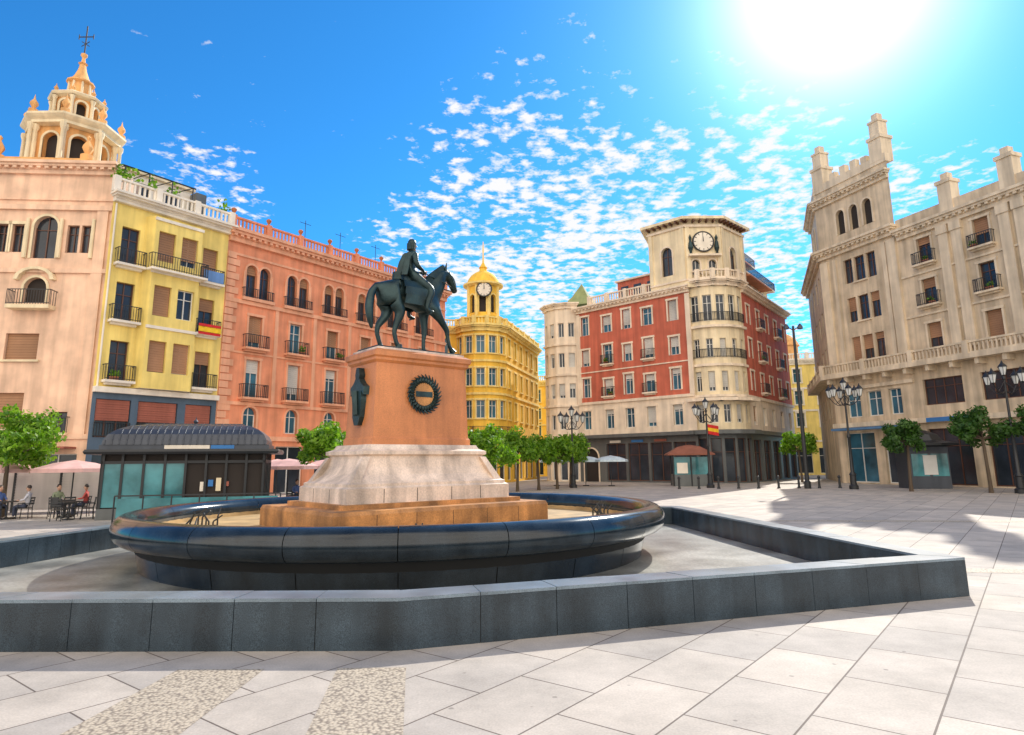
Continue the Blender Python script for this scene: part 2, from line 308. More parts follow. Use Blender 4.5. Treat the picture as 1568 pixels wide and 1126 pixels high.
# ------------------------------------------------------------------ fountain wall + pool
poly=[(-1.4,8.35),(7.35,11.15),(6.0,24),(-3,28),(-10.8,22.5),(-11.9,15),(-14.5,8.7)]
def inset(poly,t):
    out=[];n=len(poly)
    for i in range(n):
        p0,p1,p2=Vector(poly[i-1]),Vector(poly[i]),Vector(poly[(i+1)%n])
        d1=(p1-p0).normalized();d2=(p2-p1).normalized(); n1=Vector((-d1.y,d1.x)); n2=Vector((-d2.y,d2.x))
        k=1+n1.dot(n2); out.append(tuple(p1+(n1+n2)*(t/k)))
    return out
G=Grp('fountain_low_wall',(0,8,0)); inn=inset(poly,.5); o2=inset(poly,.015); i2=inset(poly,.485); n=len(poly)
def lp(a,b,t): return (a[0]+(b[0]-a[0])*t,a[1]+(b[1]-a[1])*t)
for i in range(n):
    j=(i+1)%n; L=(Vector(poly[i])-Vector(poly[j])).length; k=max(1,round(L/1.0)); e=.005/L
    G.hexa('joint_core',joint,[(*o2[i],0),(*o2[j],0),(*i2[j],0),(*i2[i],0)],[(*o2[i],.59),(*o2[j],.59),(*i2[j],.59),(*i2[i],.59)])
    for q in range(k):
        t0=q/k+(e if q else 0); t1=(q+1)/k-(e if q<k-1 else 0); dz=random.uniform(-.003,.004)
        A=[lp(poly[i],poly[j],t0),lp(poly[i],poly[j],t1),lp(inn[i],inn[j],t1),lp(inn[i],inn[j],t0)]
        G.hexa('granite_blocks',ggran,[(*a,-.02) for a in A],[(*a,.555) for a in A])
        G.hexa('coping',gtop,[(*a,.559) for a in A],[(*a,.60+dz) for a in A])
G.finish()
sheet('pool_floor',inset(poly,.45),poolf,.012)
C=(-2.85,17.7)
G=Grp('fountain_basin',(C[0],C[1],0)); G.smooth={'rim','drum','inner_wall'}
pr=[(6.35+.3*math.cos(a),.87+.3*math.sin(a)) for a in [R(-120+k*15) for k in range(0,23)]]
for k in range(22):
    a0=2*math.pi*k/22+.0012; a1=2*math.pi*(k+1)/22-.0012
    G.lathe('rim',bgran,C,pr,8,a0,a1,caps=True)
    G.lathe('drum',bgran,C,[(6.05,0),(6.12,.3),(6.18,.615)],8,a0+.0008,a1)
G.lathe('joint_core',joint,C,[(6.02,0),(6.08,.3),(6.3,.62),(6.6,.87),(6.35,1.13),(6.1,.9)],96)
G.lathe('inner_wall',basinf,C,[(6.09,1.0),(6.06,.8),(6.05,.7)],96)
G.lathe('basin_floor',basinf,C,[(6.06,.702),(0.01,.70)],64)
G.finish()
def nozzle(x,y):
    G=Grp('water_nozzle',(x,y,.7))
    for k in range(3):
        a=random.random()*6.28; l=.10+.12*random.random(); h=.32+.24*random.random()
        m=(x+.1*k-.1,y,.7+h*.6); G.tube('pipes',iron,(x+.1*k-.1,y,.69),m,.022,.02); G.tube('pipes',iron,m,(m[0]+l*math.cos(a),m[1]+l*math.sin(a),.7+h),.02,.015)
    G.tube('pipes',iron,(x-.3,y,.72),(x+.35,y,.73),.02)
    G.finish()
for az,rr in ((190,5.0),(205,4.6),(222,5.3),(282,5.1),(335,5.3),(350,5.0),(5,5.3)):
    nozzle(C[0]+rr*math.cos(R(az)),C[1]+rr*math.sin(R(az)))
# ------------------------------------------------------------------ pedestal
PC=(-2.78,17.46); pf=Fr(PC,ang=R(40))
G=Grp('statue_pedestal',(PC[0],PC[1],.7))
G.loft('plinth',ochre,pf,[(3.02,2.12,.69),(3.02,2.12,1.12),(2.98,2.08,1.2)])
G.loft('plinth_step',ochre,pf,[(2.55,1.55,1.19),(2.55,1.55,1.30)])
for s in (-2,-1,0,1,2): G.box('base_joints',joint,pf,s-.006,s+.006,2.0,2.1225,.72,1.11)
G.loft('marble_base',marble,pf,[(2.35,1.32,1.29),(2.35,1.32,1.64),(2.27,1.26,1.68),(2.27,1.26,1.74),(2.12,1.16,1.80),(1.92,1.06,1.94),(1.80,.99,2.12),(1.74,.95,2.32),(1.74,.95,2.38),(1.82,1.02,2.42),(1.82,1.02,2.50),(1.66,.9,2.56),(1.60,.86,2.66)])
for s in (-1.4,-.5,.5,1.4): G.box('base_joints',joint,pf,s-.008,s+.008,1.30,1.3225,1.31,1.62)
for s in (-.45,.45):
    sf=Fr(pf(-2.35,0,0)[:2],ang=R(-50)); G.box('base_joints',joint,sf,s-.008,s+.008,-.02,.0025,1.31,1.62)
for sx in (-1,1):
    for sy in (-1,1):
        c=[pf(sx*2.22,sy*1.22,1.72),pf(sx*1.98,sy*1.22,1.72),pf(sx*1.98,sy*1.0,1.72),pf(sx*2.22,sy*1.0,1.72)]
        t=[pf(sx*1.80,sy*1.02,2.36),pf(sx*1.62,sy*1.02,2.36),pf(sx*1.62,sy*.86,2.36),pf(sx*1.80,sy*.86,2.36)]
        G.hexa('corner_brackets',marble,c,t)
G.loft('shaft',pgran,pf,[(1.46,.78,2.64),(1.46,.78,2.8),(1.42,.74,2.86),(1.35,.69,4.72)])
G.loft('cap',pgran,pf,[(1.36,.70,4.70),(1.42,.76,4.76),(1.42,.76,4.82),(1.47,.81,4.86),(1.47,.81,4.98),(1.36,.72,5.04)])
G.loft('cap_slab',marble,pf,[(1.32,.68,5.03),(1.32,.68,5.10)])
G.smooth={'wreath_ring'}
G.ring('wreath_ring',bronze,pf,0,3.95,.735,.36,.075,56,8,.22); G.disc('medallion',ochre,pf,0,3.95,.765,.30)
for k in range(28):
    a=2*math.pi*k/28; p=Vector(pf(.42*math.cos(a),.76,3.95+.42*math.sin(a))); q=Vector(pf(.52*math.cos(a+.22),.80,3.95+.52*math.sin(a+.22))); G.tube('wreath_leaves',bronze,p,q,.04,.01,5)
G.box('inscription',bronze,pf,-.25,.25,.74,.78,3.88,4.02)
sf=Fr(pf(-1.40,0,0)[:2],ang=R(40-90))
for pts in ([(-.1,3.15),(.1,3.15),(.2,3.35),(.24,3.8),(.2,4.2),(.1,4.32),(-.1,4.32),(-.2,4.2),(-.24,3.8),(-.2,3.35)],[(-.08,4.3),(.08,4.3),(.12,4.42),(.06,4.6),(-.06,4.6),(-.12,4.42)],[(-.34,3.9),(-.2,4.05),(-.2,4.2),(-.36,4.1)],[(.34,3.9),(.2,4.05),(.2,4.2),(.36,4.1)]):
    G.poly('coat_of_arms',bronze,[sf(a,.12,z) for a,z in pts])
    for i in range(len(pts)):
        a,b=pts[i],pts[(i+1)%len(pts)]; G.poly('coat_of_arms',bronze,[sf(a[0],.12,a[1]),sf(b[0],.12,b[1]),sf(b[0]*1.15,-.03,b[1]),sf(a[0]*1.15,-.03,a[1])])
G.tube('coat_of_arms',bronze,sf(-.05,.15,4.0),sf(.05,.15,3.4),.09,.07,8)
G.finish()
# ------------------------------------------------------------------ equestrian statue
SK=1.12
SM=Matrix.Translation((PC[0],PC[1],5.16))@Matrix.Rotation(R(40),4,'Z')@Matrix.Scale(SK,4)
st=bpy.data.objects.new('equestrian_statue',None); st.matrix_world=SM; scene.collection.objects.link(st)
def skin(name,V,E,mat,sub=2,root=0,parent=None):
    me=bpy.data.meshes.new(name); me.from_pydata([v[:3] for v in V],[],E); me.materials.append(mat)
    o=bpy.data.objects.new(name,me); scene.collection.objects.link(o); o.parent=parent or st
    m=o.modifiers.new('Skin','SKIN'); m.use_smooth_shade=True
    for i,v in enumerate(V):
        r=v[3]; d=me.skin_vertices[0].data[i]; d.radius=r if isinstance(r,tuple) else (r,r); d.use_root=(i==root)
    s=o.modifiers.new('Sub','SUBSURF'); s.levels=sub; s.render_levels=sub
    return o
V=[(-.15,0,1.40,.31)];E=[]
def ch(start,pts):
    p=start
    for q in pts:
        V.append(q); E.append((p,len(V)-1)); p=len(V)-1
    return p
a=ch(0,[(.15,0,1.37,.33),(.42,0,1.40,.34),(.60,0,1.52,.30)])
nk=ch(a,[(.72,0,1.76,.26),(.83,0,1.99,.21),(.96,0,2.15,.155)])
ch(nk,[(1.12,0,2.10,.135),(1.21,0,1.95,.12),(1.28,0,1.79,.088),(1.33,0,1.67,.08)])
b=ch(0,[(-.45,0,1.46,.33),(-.70,0,1.43,.29)]); rump=b
ch(rump,[(-.95,0,1.52,.08),(-1.07,0,1.32,.10),(-1.12,0,1.0,.115),(-1.09,0,.72,.09),(-1.03,0,.46,.035)])
ch(rump,[(-.62,.17,1.16,.22),(-.50,.19,.93,.15),(-.78,.18,.60,.078),(-.80,.18,.42,.058),(-.72,.18,.17,.056),(-.66,.18,.06,.065)])
ch(rump,[(-.55,-.17,1.16,.22),(-.36,-.19,.93,.15),(-.50,-.18,.58,.078),(-.54,-.18,.40,.058),(-.48,-.18,.17,.056),(-.41,-.18,.06,.065)])
ch(2,[(.50,.17,1.10,.18),(.50,.18,.86,.105),(.52,.18,.54,.072),(.50,.18,.38,.052),(.50,.18,.15,.052),(.55,.18,.05,.065)])
ch(2,[(.56,-.17,1.10,.18),(.76,-.18,.88,.105),(.96,-.18,.62,.072),(.98,-.18,.44,.05),(1.03,-.18,.24,.05),(1.10,-.18,.13,.06)])
skin('horse_body',V,E,bronze)
def finish_local(G,smooth=True):
    for n,(v,f,mat) in G.p.items():
        me=bpy.data.meshes.new(n); me.from_pydata(v,[],f); me.update(); me.materials.append(mat)
        if smooth: me.shade_smooth(); me.set_sharp_from_angle(angle=R(50))
        o=bpy.data.objects.new(n,me); o.parent=st; scene.collection.objects.link(o)
S=Grp('x')
for x,y,z in ((-.66,.18,0),(-.40,-.18,0),(.56,.18,0)): S.lathe('hooves',bronze,(x,y),[(0,0),(.10,0),(.07,.12),(0,.13)],10)
S.tube('hooves',bronze,(1.08,-.18,.16),(1.16,-.18,.07),.06,.09,10)
for y in (-1,1): S.tube('ears',bronze,(.98,.06*y,2.23),(1.0,.085*y,2.42),.045,.008,6)
for k in range(16):
    t=k/15; x=.48+.50*t; z=1.84+.46*t**.8
    p=(x-.06,0.0,z); S.tube('mane',bronze,p,(x-.16,.13,z-.22),.065,.02,6); S.tube('mane',bronze,(x-.05,0,z+.02),(x-.14,-.13,z-.22),.065,.02,6)
S.tube('forelock',bronze,(1.0,0,2.26),(1.2,0,2.10),.05,.015)
for y in (-1,1):
    pr=[(.05,1.74),(.23,1.68),(.35,1.50),(.38,1.32),(.36,1.10)]
    for i in range(4):
        S.hexa('saddle_cloth',bronze,[(-.35,y*pr[i][0],pr[i][1]),(.32,y*pr[i][0],pr[i][1]),(.30,y*pr[i+1][0],pr[i+1][1]),(-.38,y*pr[i+1][0],pr[i+1][1])],
        [(-.35,y*(pr[i][0]+.03),pr[i][1]+.03),(.32,y*(pr[i][0]+.03),pr[i][1]+.03),(.30,y*(pr[i+1][0]+.03),pr[i+1][1]+.01),(-.38,y*(pr[i+1][0]+.03),pr[i+1][1]+.01)])
S.tube('saddle',bronze,(-.33,0,1.78),(.30,0,1.74),.14,.12,10); S.tube('saddle',bronze,(-.36,0,1.74),(-.36,0,1.93),.16,.14,10); S.tube('saddle',bronze,(.28,0,1.72),(.31,0,1.92),.08,.06,8)
for y in (-1,1):
    S.tube('reins',bronze,(1.30,.08*y,1.74),(.85,.24*y,1.82),.014); S.tube('reins',bronze,(.85,.24*y,1.82),(.34,.05*y,2.04),.014)
    S.tube('breast_strap',bronze,(.74,.14*y,1.50),(.35,.34*y,1.45),.02)
    S.tube('bridle',bronze,(1.30,.09*y,1.76),(1.05,.13*y,2.18),.014)
S.tube('sword',bronze,(.10,.32,1.86),(-.62,.48,1.30),.024,.012); S.tube('sword',bronze,(.03,.27,1.84),(.02,.42,1.88),.015)
S.hexa('bronze_base',bronze,[(-1.15,-.5,-.06),(1.18,-.5,-.06),(1.18,.5,-.06),(-1.15,.5,-.06)],[(-1.12,-.47,.0),(1.15,-.47,.0),(1.15,.47,.0),(-1.12,.47,.0)])
finish_local(S)
V=[(-.03,0,1.86,(.17,.15))];E=[]
t=ch(0,[(-.03,0,2.05,(.15,.13)),(-.02,0,2.28,(.19,.16)),(-.01,0,2.44,(.13,.12)),(.0,0,2.54,.062),(.02,0,2.60,.06)])
for y in (-1,1):
    ch(3,[(-.02,.20*y,2.42,.095),(-.04,.29*y,2.18,.07),(.02,.31*y,2.08,.064),(.24,.15*y,2.07,.042),(.30,.09*y,2.07,.036)])
    ch(0,[(.08,.19*y,1.80,.14),(.36,.36*y,1.56,.105),(.36,.39*y,1.46,.095),(.24,.42*y,1.22,.078),(.20,.43*y,1.05,.055),(.24,.43*y,.98,.058),(.40,.44*y,.96,.042)])
skin('rider_body',V,E,bronze)
H=Grp('x')
hc=(.03,0); H.lathe('rider_head',bronzeL,hc,[(0,2.55),(.05,2.56),(.075,2.60),(.092,2.66),(.098,2.72),(.09,2.78),(.06,2.83),(0,2.85)],16)
H.tube('rider_face',bronzeL,(.115,0,2.74),(.15,0,2.685),.014,.022,6); H.tube('rider_face',bronzeL,(.10,-.03,2.645),(.10,.03,2.645),.016,.016,6)
H.tube('rider_face',bronzeL,(.09,0,2.60),(.12,0,2.59),.03,.02,6)
for y in (-1,1): H.tube('rider_face',bronzeL,(.03,.095*y,2.67),(.02,.108*y,2.73),.018,.014,6)
H.lathe('rider_hair',bronze,(.01,0),[(.105,2.68),(.112,2.74),(.10,2.80),(.07,2.85),(0,2.87)],16)
for k in range(9):
    a=R(90+k*22.5); H.tube('rider_hair',bronze,(.01+.095*math.cos(a),.095*math.sin(a),2.74),(.0+.10*math.cos(a),.10*math.sin(a),2.58),.035,.02,6)
cp=[(-.10,.16,2.47),(-.19,.21,2.25),(-.24,.24,2.02),(-.30,.27,1.84)]
for i in range(3):
    for k in range(6):
        def q(i,k):
            x,w,z=cp[i]; u=-1+2*k/6; return (x-.03*((k%2)*2-1)-.04*(1-u*u),w*u,z)
        def q2(i,k): p=q(i,k); return (p[0]-.03,p[1],p[2])
        H.hexa('cape',bronze,[q(i,k),q(i,k+1),q(i+1,k+1),q(i+1,k)],[q2(i,k),q2(i,k+1),q2(i+1,k+1),q2(i+1,k)])
for y in (-1,1):
    H.tube('hands',bronze,(.29,.09*y,2.07),(.36,.055*y,2.05),.034,.036,8)
    for k in range(4):
        p=(.36,.055*y+ (k-1.5)*.018,2.06); m=(.40,.05*y+(k-1.5)*.018,2.035-.003*k); e=(.375,.05*y+(k-1.5)*.018,2.0)
        H.tube('fingers',bronze,p,m,.011,.010,5); H.tube('fingers',bronze,m,e,.010,.008,5)
    H.tube('fingers',bronze,(.32,.09*y-.03*y,2.09),(.37,.04*y,2.085),.013,.009,5)
for y in (-1,1):
    H.tube('stirrups',bronze,(.28,.42*y,1.35),(.30,.44*y,.93),.01); H.tube('stirrups',bronze,(.28,.38*y,.925),(.28,.50*y,.925),.02)
finish_local(H)
# ------------------------------------------------------------------ LEFT: church
B=Grp('church_with_bell_tower',(-34,42,0)); P=(-46,39.6);Q=(-26.5,41.2); f0=Fr(P,Q)
def sx(X): return (X+46)/f0.d.x
ops=[]
for X in (-39.5,-33.3,-32.3): ops.append(op(sx(X),16.0,.75,1.9,fm=fr_b,sur=cream))
ops.append(op(sx(-30.6),15.6,1.5,2.9,arch=True,sur=cream,fm=fr_b))
for X in (-28.9,-28.0): ops.append(op(sx(X),16.0,.75,1.9,fm=fr_b))
ops+= [op(sx(-30.8),12.6,1.4,1.7,arch=True,kind='dark',sur=cream),op(sx(-31.2),8.9,2.0,1.7,fm=fr_b,sill=cream,blind='full'),op(sx(-31.6),4.6,1.9,2.2,fm=fr_b,sill=cream,blind='full'),op(sx(-28.5),4.3,1.1,1.3,fm=fr_b,bal=(.2,.4,cream)),
  op(sx(-39),8.9,1.8,1.7,fm=fr_b),op(sx(-36.5),4.6,1.8,2.2,fm=fr_b),op(sx(-32),0,3.2,3.3,kind='shop'),op(sx(-28.3),0,2.4,3.0,kind='shop')]
f=facade(B,P,Q,0,22,ops,pink); shell(B,[P,Q,(-28,62),(-48,62)],22,pink,skip=(0,))
cornice(B,f,0,f.L,21.4,pink,.7,.8); band(B,f,0,f.L,14.6,.3,.15,pink); band(B,f,0,f.L,18.9,.35,.2,pink); band(B,f,0,f.L,3.9,.3,.12,pink); band(B,f,0,f.L,19.6,.12,.1,pink)
B.box('balcony_slabs',pink,f,sx(-32),sx(-29.4),-.05,.8,12.1,12.35); railing(B,f,sx(-32),sx(-29.4),0,.75,12.35)
for X in (-34.3,-27.1): B.box('pilasters',pink,f,sx(X)-.35,sx(X)+.35,-.05,.13,4.2,18.9)
for X in (-33.9,-31.7,-29.6,-27.6): B.tube('window_columns',cream,f(sx(X),.12,15.6),f(sx(X),.12,18.3),.13,.11,8)
for k in range(7):
    a=math.pi*k/7; b=math.pi*(k+1)/7; c=sx(-30.8)
    pp=lambda r,an,nn_: f(c-r*math.cos(an),nn_,14.1+r*.7*math.sin(an))
    B.hexa('pediment',cream,[pp(1.0,a,.35),pp(1.0,b,.35),pp(1.0,b,-.02),pp(1.0,a,-.02)],[pp(1.25,a,.35),pp(1.25,b,.35),pp(1.25,b,-.02),pp(1.25,a,-.02)])
balustrade(B,f,sx(-46),sx(-35.6),-.4,22.2,cream,1.1)
B.box('awning',awnR,f,sx(-31),sx(-27.2),0,1.3,3.3,3.42)
T=(-32.2,44.6)
def octa(r,z0,z1,aw,ah,az,mat,off=R(22.5)):
    pts=[(T[0]+r*math.cos(off+math.pi*2*k/8),T[1]+r*math.sin(off+math.pi*2*k/8)) for k in range(8)]
    for k in range(8):
        p,q=pts[k],pts[(k+1)%8]; fr=Fr(p,q)
        facade(B,p,q,z0,z1,[op(fr.L/2,az,aw,ah,arch=True,kind='dark',sur=cream,dep=.4)],mat,wn='tower_walls')
    return pts
B.loft('tower_base',orange,Fr(T,ang=R(5)),[(3.1,3.1,21),(3.1,3.1,22.4),(3.35,3.35,22.6),(3.35,3.35,22.9),(2.8,2.8,23.0)])
pts=octa(2.45,22.9,25.8,1.05,2.2,23.1,orange)
for p in pts:
    v=Vector((p[0]-T[0],p[1]-T[1])).normalized()
    for dd,rr in ((.22,.18),(.55,.14)):
        c=(p[0]+v.x*dd,p[1]+v.y*dd); B.lathe('tower_columns',cream,c,[(rr*1.6,22.9),(rr*1.6,23.1),(rr,23.2),(rr*.85,25.3),(rr*1.5,25.55),(rr*1.5,25.8)],8)
    c=(p[0]+v.x*.5,p[1]+v.y*.5); B.lathe('pinnacles',orange,c,[(.30,26.5),(.30,26.8),(.1,26.9),(.27,27.2),(.25,27.35),(.07,27.6),(.0,28.0)],8)
B.lathe('tower_cornice',cream,T,[(2.5,25.78),(3.0,25.85),(3.0,26.05),(3.2,26.2),(3.35,26.35),(3.35,26.5),(2.4,26.65),(1.9,27.0)],8,R(22.5),R(382.5))
pts=octa(1.5,26.8,28.6,.6,1.4,26.95,orange)
for p in pts:
    v=Vector((p[0]-T[0],p[1]-T[1])).normalized(); c=(p[0]+v.x*.16,p[1]+v.y*.16)
    B.lathe('tower_columns',cream,c,[(.2,26.8),(.13,26.95),(.11,28.3),(.2,28.6)],8)
    c=(p[0]+v.x*.15,p[1]+v.y*.15); B.lathe('pinnacles',orange,c,[(.18,28.9),(.08,29.0),(.16,29.2),(.05,29.4),(0,29.6)],8)
B.lathe('tower_cornice',cream,T,[(1.5,28.58),(1.85,28.7),(1.95,28.85),(1.85,28.95),(1.15,29.1),(.95,29.3)],8,R(22.5),R(382.5))
B.lathe('lantern',orange,T,[(.9,29.2),(.9,29.35),(.7,29.4),(.68,30.3),(.92,30.4),(.92,30.5),(.65,30.65),(.48,31.0),(.3,31.5),(.2,32.0),(.32,32.1),(.15,32.2),(.1,32.6),(.22,32.75),(.22,32.9),(0,33.05)],12)
for k in range(8):
    a=math.pi*k/4; B.tube('lantern_ribs',cream,(T[0]+.74*math.cos(a),T[1]+.74*math.sin(a),29.4),(T[0]+.7*math.cos(a),T[1]+.7*math.sin(a),30.35),.09,.08,6)
for p0,p1,r in (((0,0,33),(0,0,35.3),.05),((-.55,0,34.4),(.55,0,34.4),.045),((-.3,0,33.6),(.3,0,34.0),.03),((.3,0,33.6),(-.3,0,34.0),.03)):
    B.tube('cross',iron,(T[0]+p0[0],T[1],p0[2]),(T[0]+p1[0],T[1],p1[2]),r)
for dx in (-.55,.55): B.tube('cross',iron,(T[0]+dx,T[1],34.2),(T[0]+dx,T[1],34.6),.035)
for dx,dy in ((-3.0,-2.9),(3.0,-2.7)): B.lathe('pinnacles',orange,(T[0]+dx,T[1]+dy),[(.4,22.9),(.4,23.3),(.15,23.4),(.35,23.8),(.3,24),(.08,24.4),(.16,24.6),(0,24.8)],8)
B.smooth={'tower_columns','pinnacles','lantern','cross'}; B.finish()
# ------------------------------------------------------------------ yellow apartment building
LP=Vector((-26.2,40.6)); LD=Vector((.58,.8146)).normalized()
def lpnt(s): v=LP+LD*s; return (v.x,v.y)
B=Grp('yellow_apartment_building',(-24,44,0)); P,Q=lpnt(0),lpnt(8.2)
ops=[]
for i,z in enumerate((7.6,11.5,15.3)):
    k=dict(fm=fr_b,blind=True)
    ops.append(op(1.3,z,1.15,2.6,bal=(.35,.6,white),**k)); ops.append(op(6.9,z,1.15,2.6,bal=(.35,.6,white),**k))
f=facade(B,P,Q,6.9,20,ops,yel)
ops=[op(s,.0,w,3.2,kind='shop') for s,w in ((1.3,1.9),(4.1,2.6),(6.9,1.9))]+[op(s,4.0,w,2.4,fm=fr_b) for s,w in ((1.3,2.1),(4.1,2.6),(6.9,1.9))]
facade(B,P,Q,0,6.9,ops,blueg,wn='base_cladding'); band(B,f,0,8.2,6.8,.35,.35,white)
for s,w in ((1.3,2.1),(4.1,2.6),(6.9,1.9)):
    for k in range(9): B.box('roller_shutters',awnR,f,s-w/2+.05,s+w/2-.05,-.16,-.10+.02*(k%2),5.05+k*.148,5.05+k*.148+.14)
    railing(B,f,s-w/2,s+w/2,0,.12,4.0,.95)
a=f(2.5,.75,0)[:2]; b=f(5.8,.75,0)[:2]; a0=f(2.2,0,0)[:2]; b0=f(6.1,0,0)[:2]
ops=[]
for z in (8.3,12.1,15.9):
    for s in (.85,2.45): ops.append(op(s,z,1.15,2.1,fm=fr_b if s<1 else fr_w,blind=True,bm=blindm))
facade(B,a,b,7.2,19,ops,yel)
for p,q in ((a0,a),(b,b0)): facade(B,p,q,7.2,19,[],yel)
for z in (7.2,18.98): B.poly('mirador_caps',white,[(*a0,z),(*a,z),(*b,z),(*b0,z)])
fm_=Fr(a,b)
for z in (11.2,15.0,18.7): band(B,fm_,-.05,fm_.L+.05,z,.2,.1,white)
for z in (15.25,): railing(B,f,2.2,6.1,.78,1.3,z); B.box('balcony_slabs',white,f,2.2,6.1,.7,1.35,z-.15,z)
cornice(B,f,0,8.2,19.4,white,.9,.6,False); balustrade(B,f,0,8.2,.2,20.05,white,1.0,2.7)
shell(B,[P,Q,(Q[0],P[1]+22),(P[0],P[1]+20)],20,cream,skip=(0,))
B.box('penthouse',white,f,1.2,6.4,-6.5,-2.6,20,22.9); B.box('penthouse_cap',cream,f,1.0,6.6,-6.7,-2.3,22.9,23.1); B.box('ac_unit',shop,f,6.3,7.1,-2.5,-1.6,20.3,22.6)
B.box('penthouse_windows',glass,f,2.0,3.2,-2.62,-2.55,20.3,22.3); B.box('penthouse_windows',glass,f,4.2,5.6,-2.62,-2.55,20.3,22.3)
for s in (.6,2.2,3.8,5.3): B.tube('pergola',iron,f(s,-.2,20),f(s,-.2,22.2),.05); B.tube('pergola',iron,f(s,-.2,22.2),f(s,-2.6,22.5),.04)
B.tube('pergola',iron,f(.4,-.2,22.2),f(5.5,-.2,22.2),.06)
for k in range(200):
    s=random.choice((.5,1.2,2.4,3.9,7.6,.3))+random.gauss(0,.25); z=21.1+abs(random.gauss(0,.45)); n=random.gauss(-.1,.2); c=Vector(f(s,n,z)); u=Vector([random.gauss(0,1) for _ in range(3)]).normalized()*.11; w=u.orthogonal().normalized()*.08
    B.poly('roof_plants',leaf,[c-u-w,c+u-w,c+u+w,c-u+w])
for z0,z1,m,nm in ((11.62,11.82,flr,'flag_red'),(11.82,12.2,fly,'flag_yellow'),(12.2,12.4,flr,'flag_red')):
    for k in range(6): s=6.1+k*.28; B.poly(nm,m,[f(s,.62+.05*(k%2),z0-.25),f(s+.28,.62+.05*((k+1)%2),z0-.25),f(s+.28,.60,z1-.25),f(s,.60,z1-.25)])
B.box('banner',M('banner_blue',(.15,.3,.6)),f,6.2,7.7,.58,.63,15.3,16.1)
B.tube('drainpipe',white,f(.18,.1,7),f(.18,.1,19.3),.06)
B.finish()
# ------------------------------------------------------------------ salmon building
B=Grp('salmon_apartment_building',(-15,56,0)); s0=8.22; s1=33.0; P,Q=lpnt(s0),lpnt(s1); ops=[]
bays=[10.9,14.6,18.35,22.1,25.85,29.6]
for c in bays:
    c-=s0
    for d in (-.58,.58): ops.append(op(c+d,14.9,.92,2.6,arch=True,sur=salmonT,fm=fr_b,blind=True))
    ops.append(op(c,11.0,1.15,2.5,bal=(.45,.6,salmonT),sur=salmonT,fm=fr_w,gm=glassb,blind=True,bm=blindm))
    ops.append(op(c,7.2,1.15,2.9,bal=(.5,.7,salmonT),sur=salmonT,fm=fr_w,gm=glassb,blind=True,bm=blindg))
    ops.append(op(c,4.6,1.1,1.9,arch=True,sur=salmonT,fm=fr_w,gm=glassb)); ops.append(op(c,0,2.6,3.6,kind='shop'))
f=facade(B,P,Q,0,20,ops,salmon); L=f.L
for c in bays:
    c-=s0; B.box('balcony_slabs',salmonT,f,c-1.4,c+1.4,-.05,.35,14.62,14.86); railing(B,f,c-1.3,c+1.3,0,.3,14.86,.75)
    B.box('pilasters',salmonT,f,c+1.68,c+2.0,-.05,.10,6.85,14.3)
    for d in (-1.22,0,1.22): B.tube('colonnettes',salmonT,f(c+d,.06,14.9),f(c+d,.06,16.9),.09,.08,8)
band(B,f,0,L,4.0,.35,.2,salmonT); band(B,f,0,L,6.6,.25,.14,salmonT); band(B,f,0,L,10.5,.14,.07,salmonT); band(B,f,0,L,14.3,.3,.17,salmonT); band(B,f,0,L,18.0,.18,.1,salmonT)
for z in range(0,36):
    zz=.1+z*.55
    if zz<18: B.box('quoins',salmonT,f,.02,.7+.3*(z%2),-.05,.11,zz,zz+.48)
cornice(B,f,0,L,19.0,salmonT,.8,1.0); balustrade(B,f,.2,L-.2,.1,20.0,salmon,1.0,3.0,urn=pot)
B.box('chimneys',salmon,f,4,5.5,-8,-6,20,22.4); B.box('chimneys',cream,f,14,15,-6,-5,20,22.5)
for s in (9,13,17.5,22): B.tube('antennas',iron,f(s,-3,20),f(s,-3,24),.03); B.tube('antennas',iron,f(s-.6,-3,23.7),f(s+.6,-3,23.7),.025)
shell(B,[P,Q,(Q[0]-14,Q[1]+12),(P[0]-2,P[1]+24)],20,salmon,skip=(0,)); B.finish()
# ------------------------------------------------------------------ ochre corner building with clock turret
B=Grp('ochre_corner_building',(-3,76,0)); C0=(-3.55,75.0); rd=3.0
def drum(B,c,r,a0,a1,n,z0,z1,mk,wm,wn='walls'):
    pts=[(c[0]+r*math.cos(R(a0+(a1-a0)*k/n)),c[1]+r*math.sin(R(a0+(a1-a0)*k/n))) for k in range(n+1)]; out=[]
    for k in range(n): fr=Fr(pts[k],pts[k+1]); out.append(facade(B,pts[k],pts[k+1],z0,z1,mk(fr.L,k),wm,wn=wn))
    return pts,out
def mk(L,k):
    o=[op(L/2,z,.95,2.0,sur=yel2T,gm=glassb,fm=fr_w,sill=yel2T) for z in (14.3,10.6,7.0)]
    return o+[op(L/2,.2,min(1.3,L-.3),3.6,kind='shop')]
pts,frs=drum(B,C0,rd,200,340,5,0,17.4,mk,yel2)
for fr in frs:
    for z in (4.6,9.6,13.3): band(B,fr,-.05,fr.L+.05,z,.25,.14,yel2T)
    cornice(B,fr,-.15,fr.L+.15,16.8,yel2T,.6,.8,False); balustrade(B,fr,0,fr.L,.0,17.6,yel2T,.9,2)
    B.box('balcony_slabs',yel2T,fr,-.2,fr.L+.2,-.05,.7,5.0,5.2); railing(B,fr,-.1,fr.L+.1,0,.65,5.2,.9)
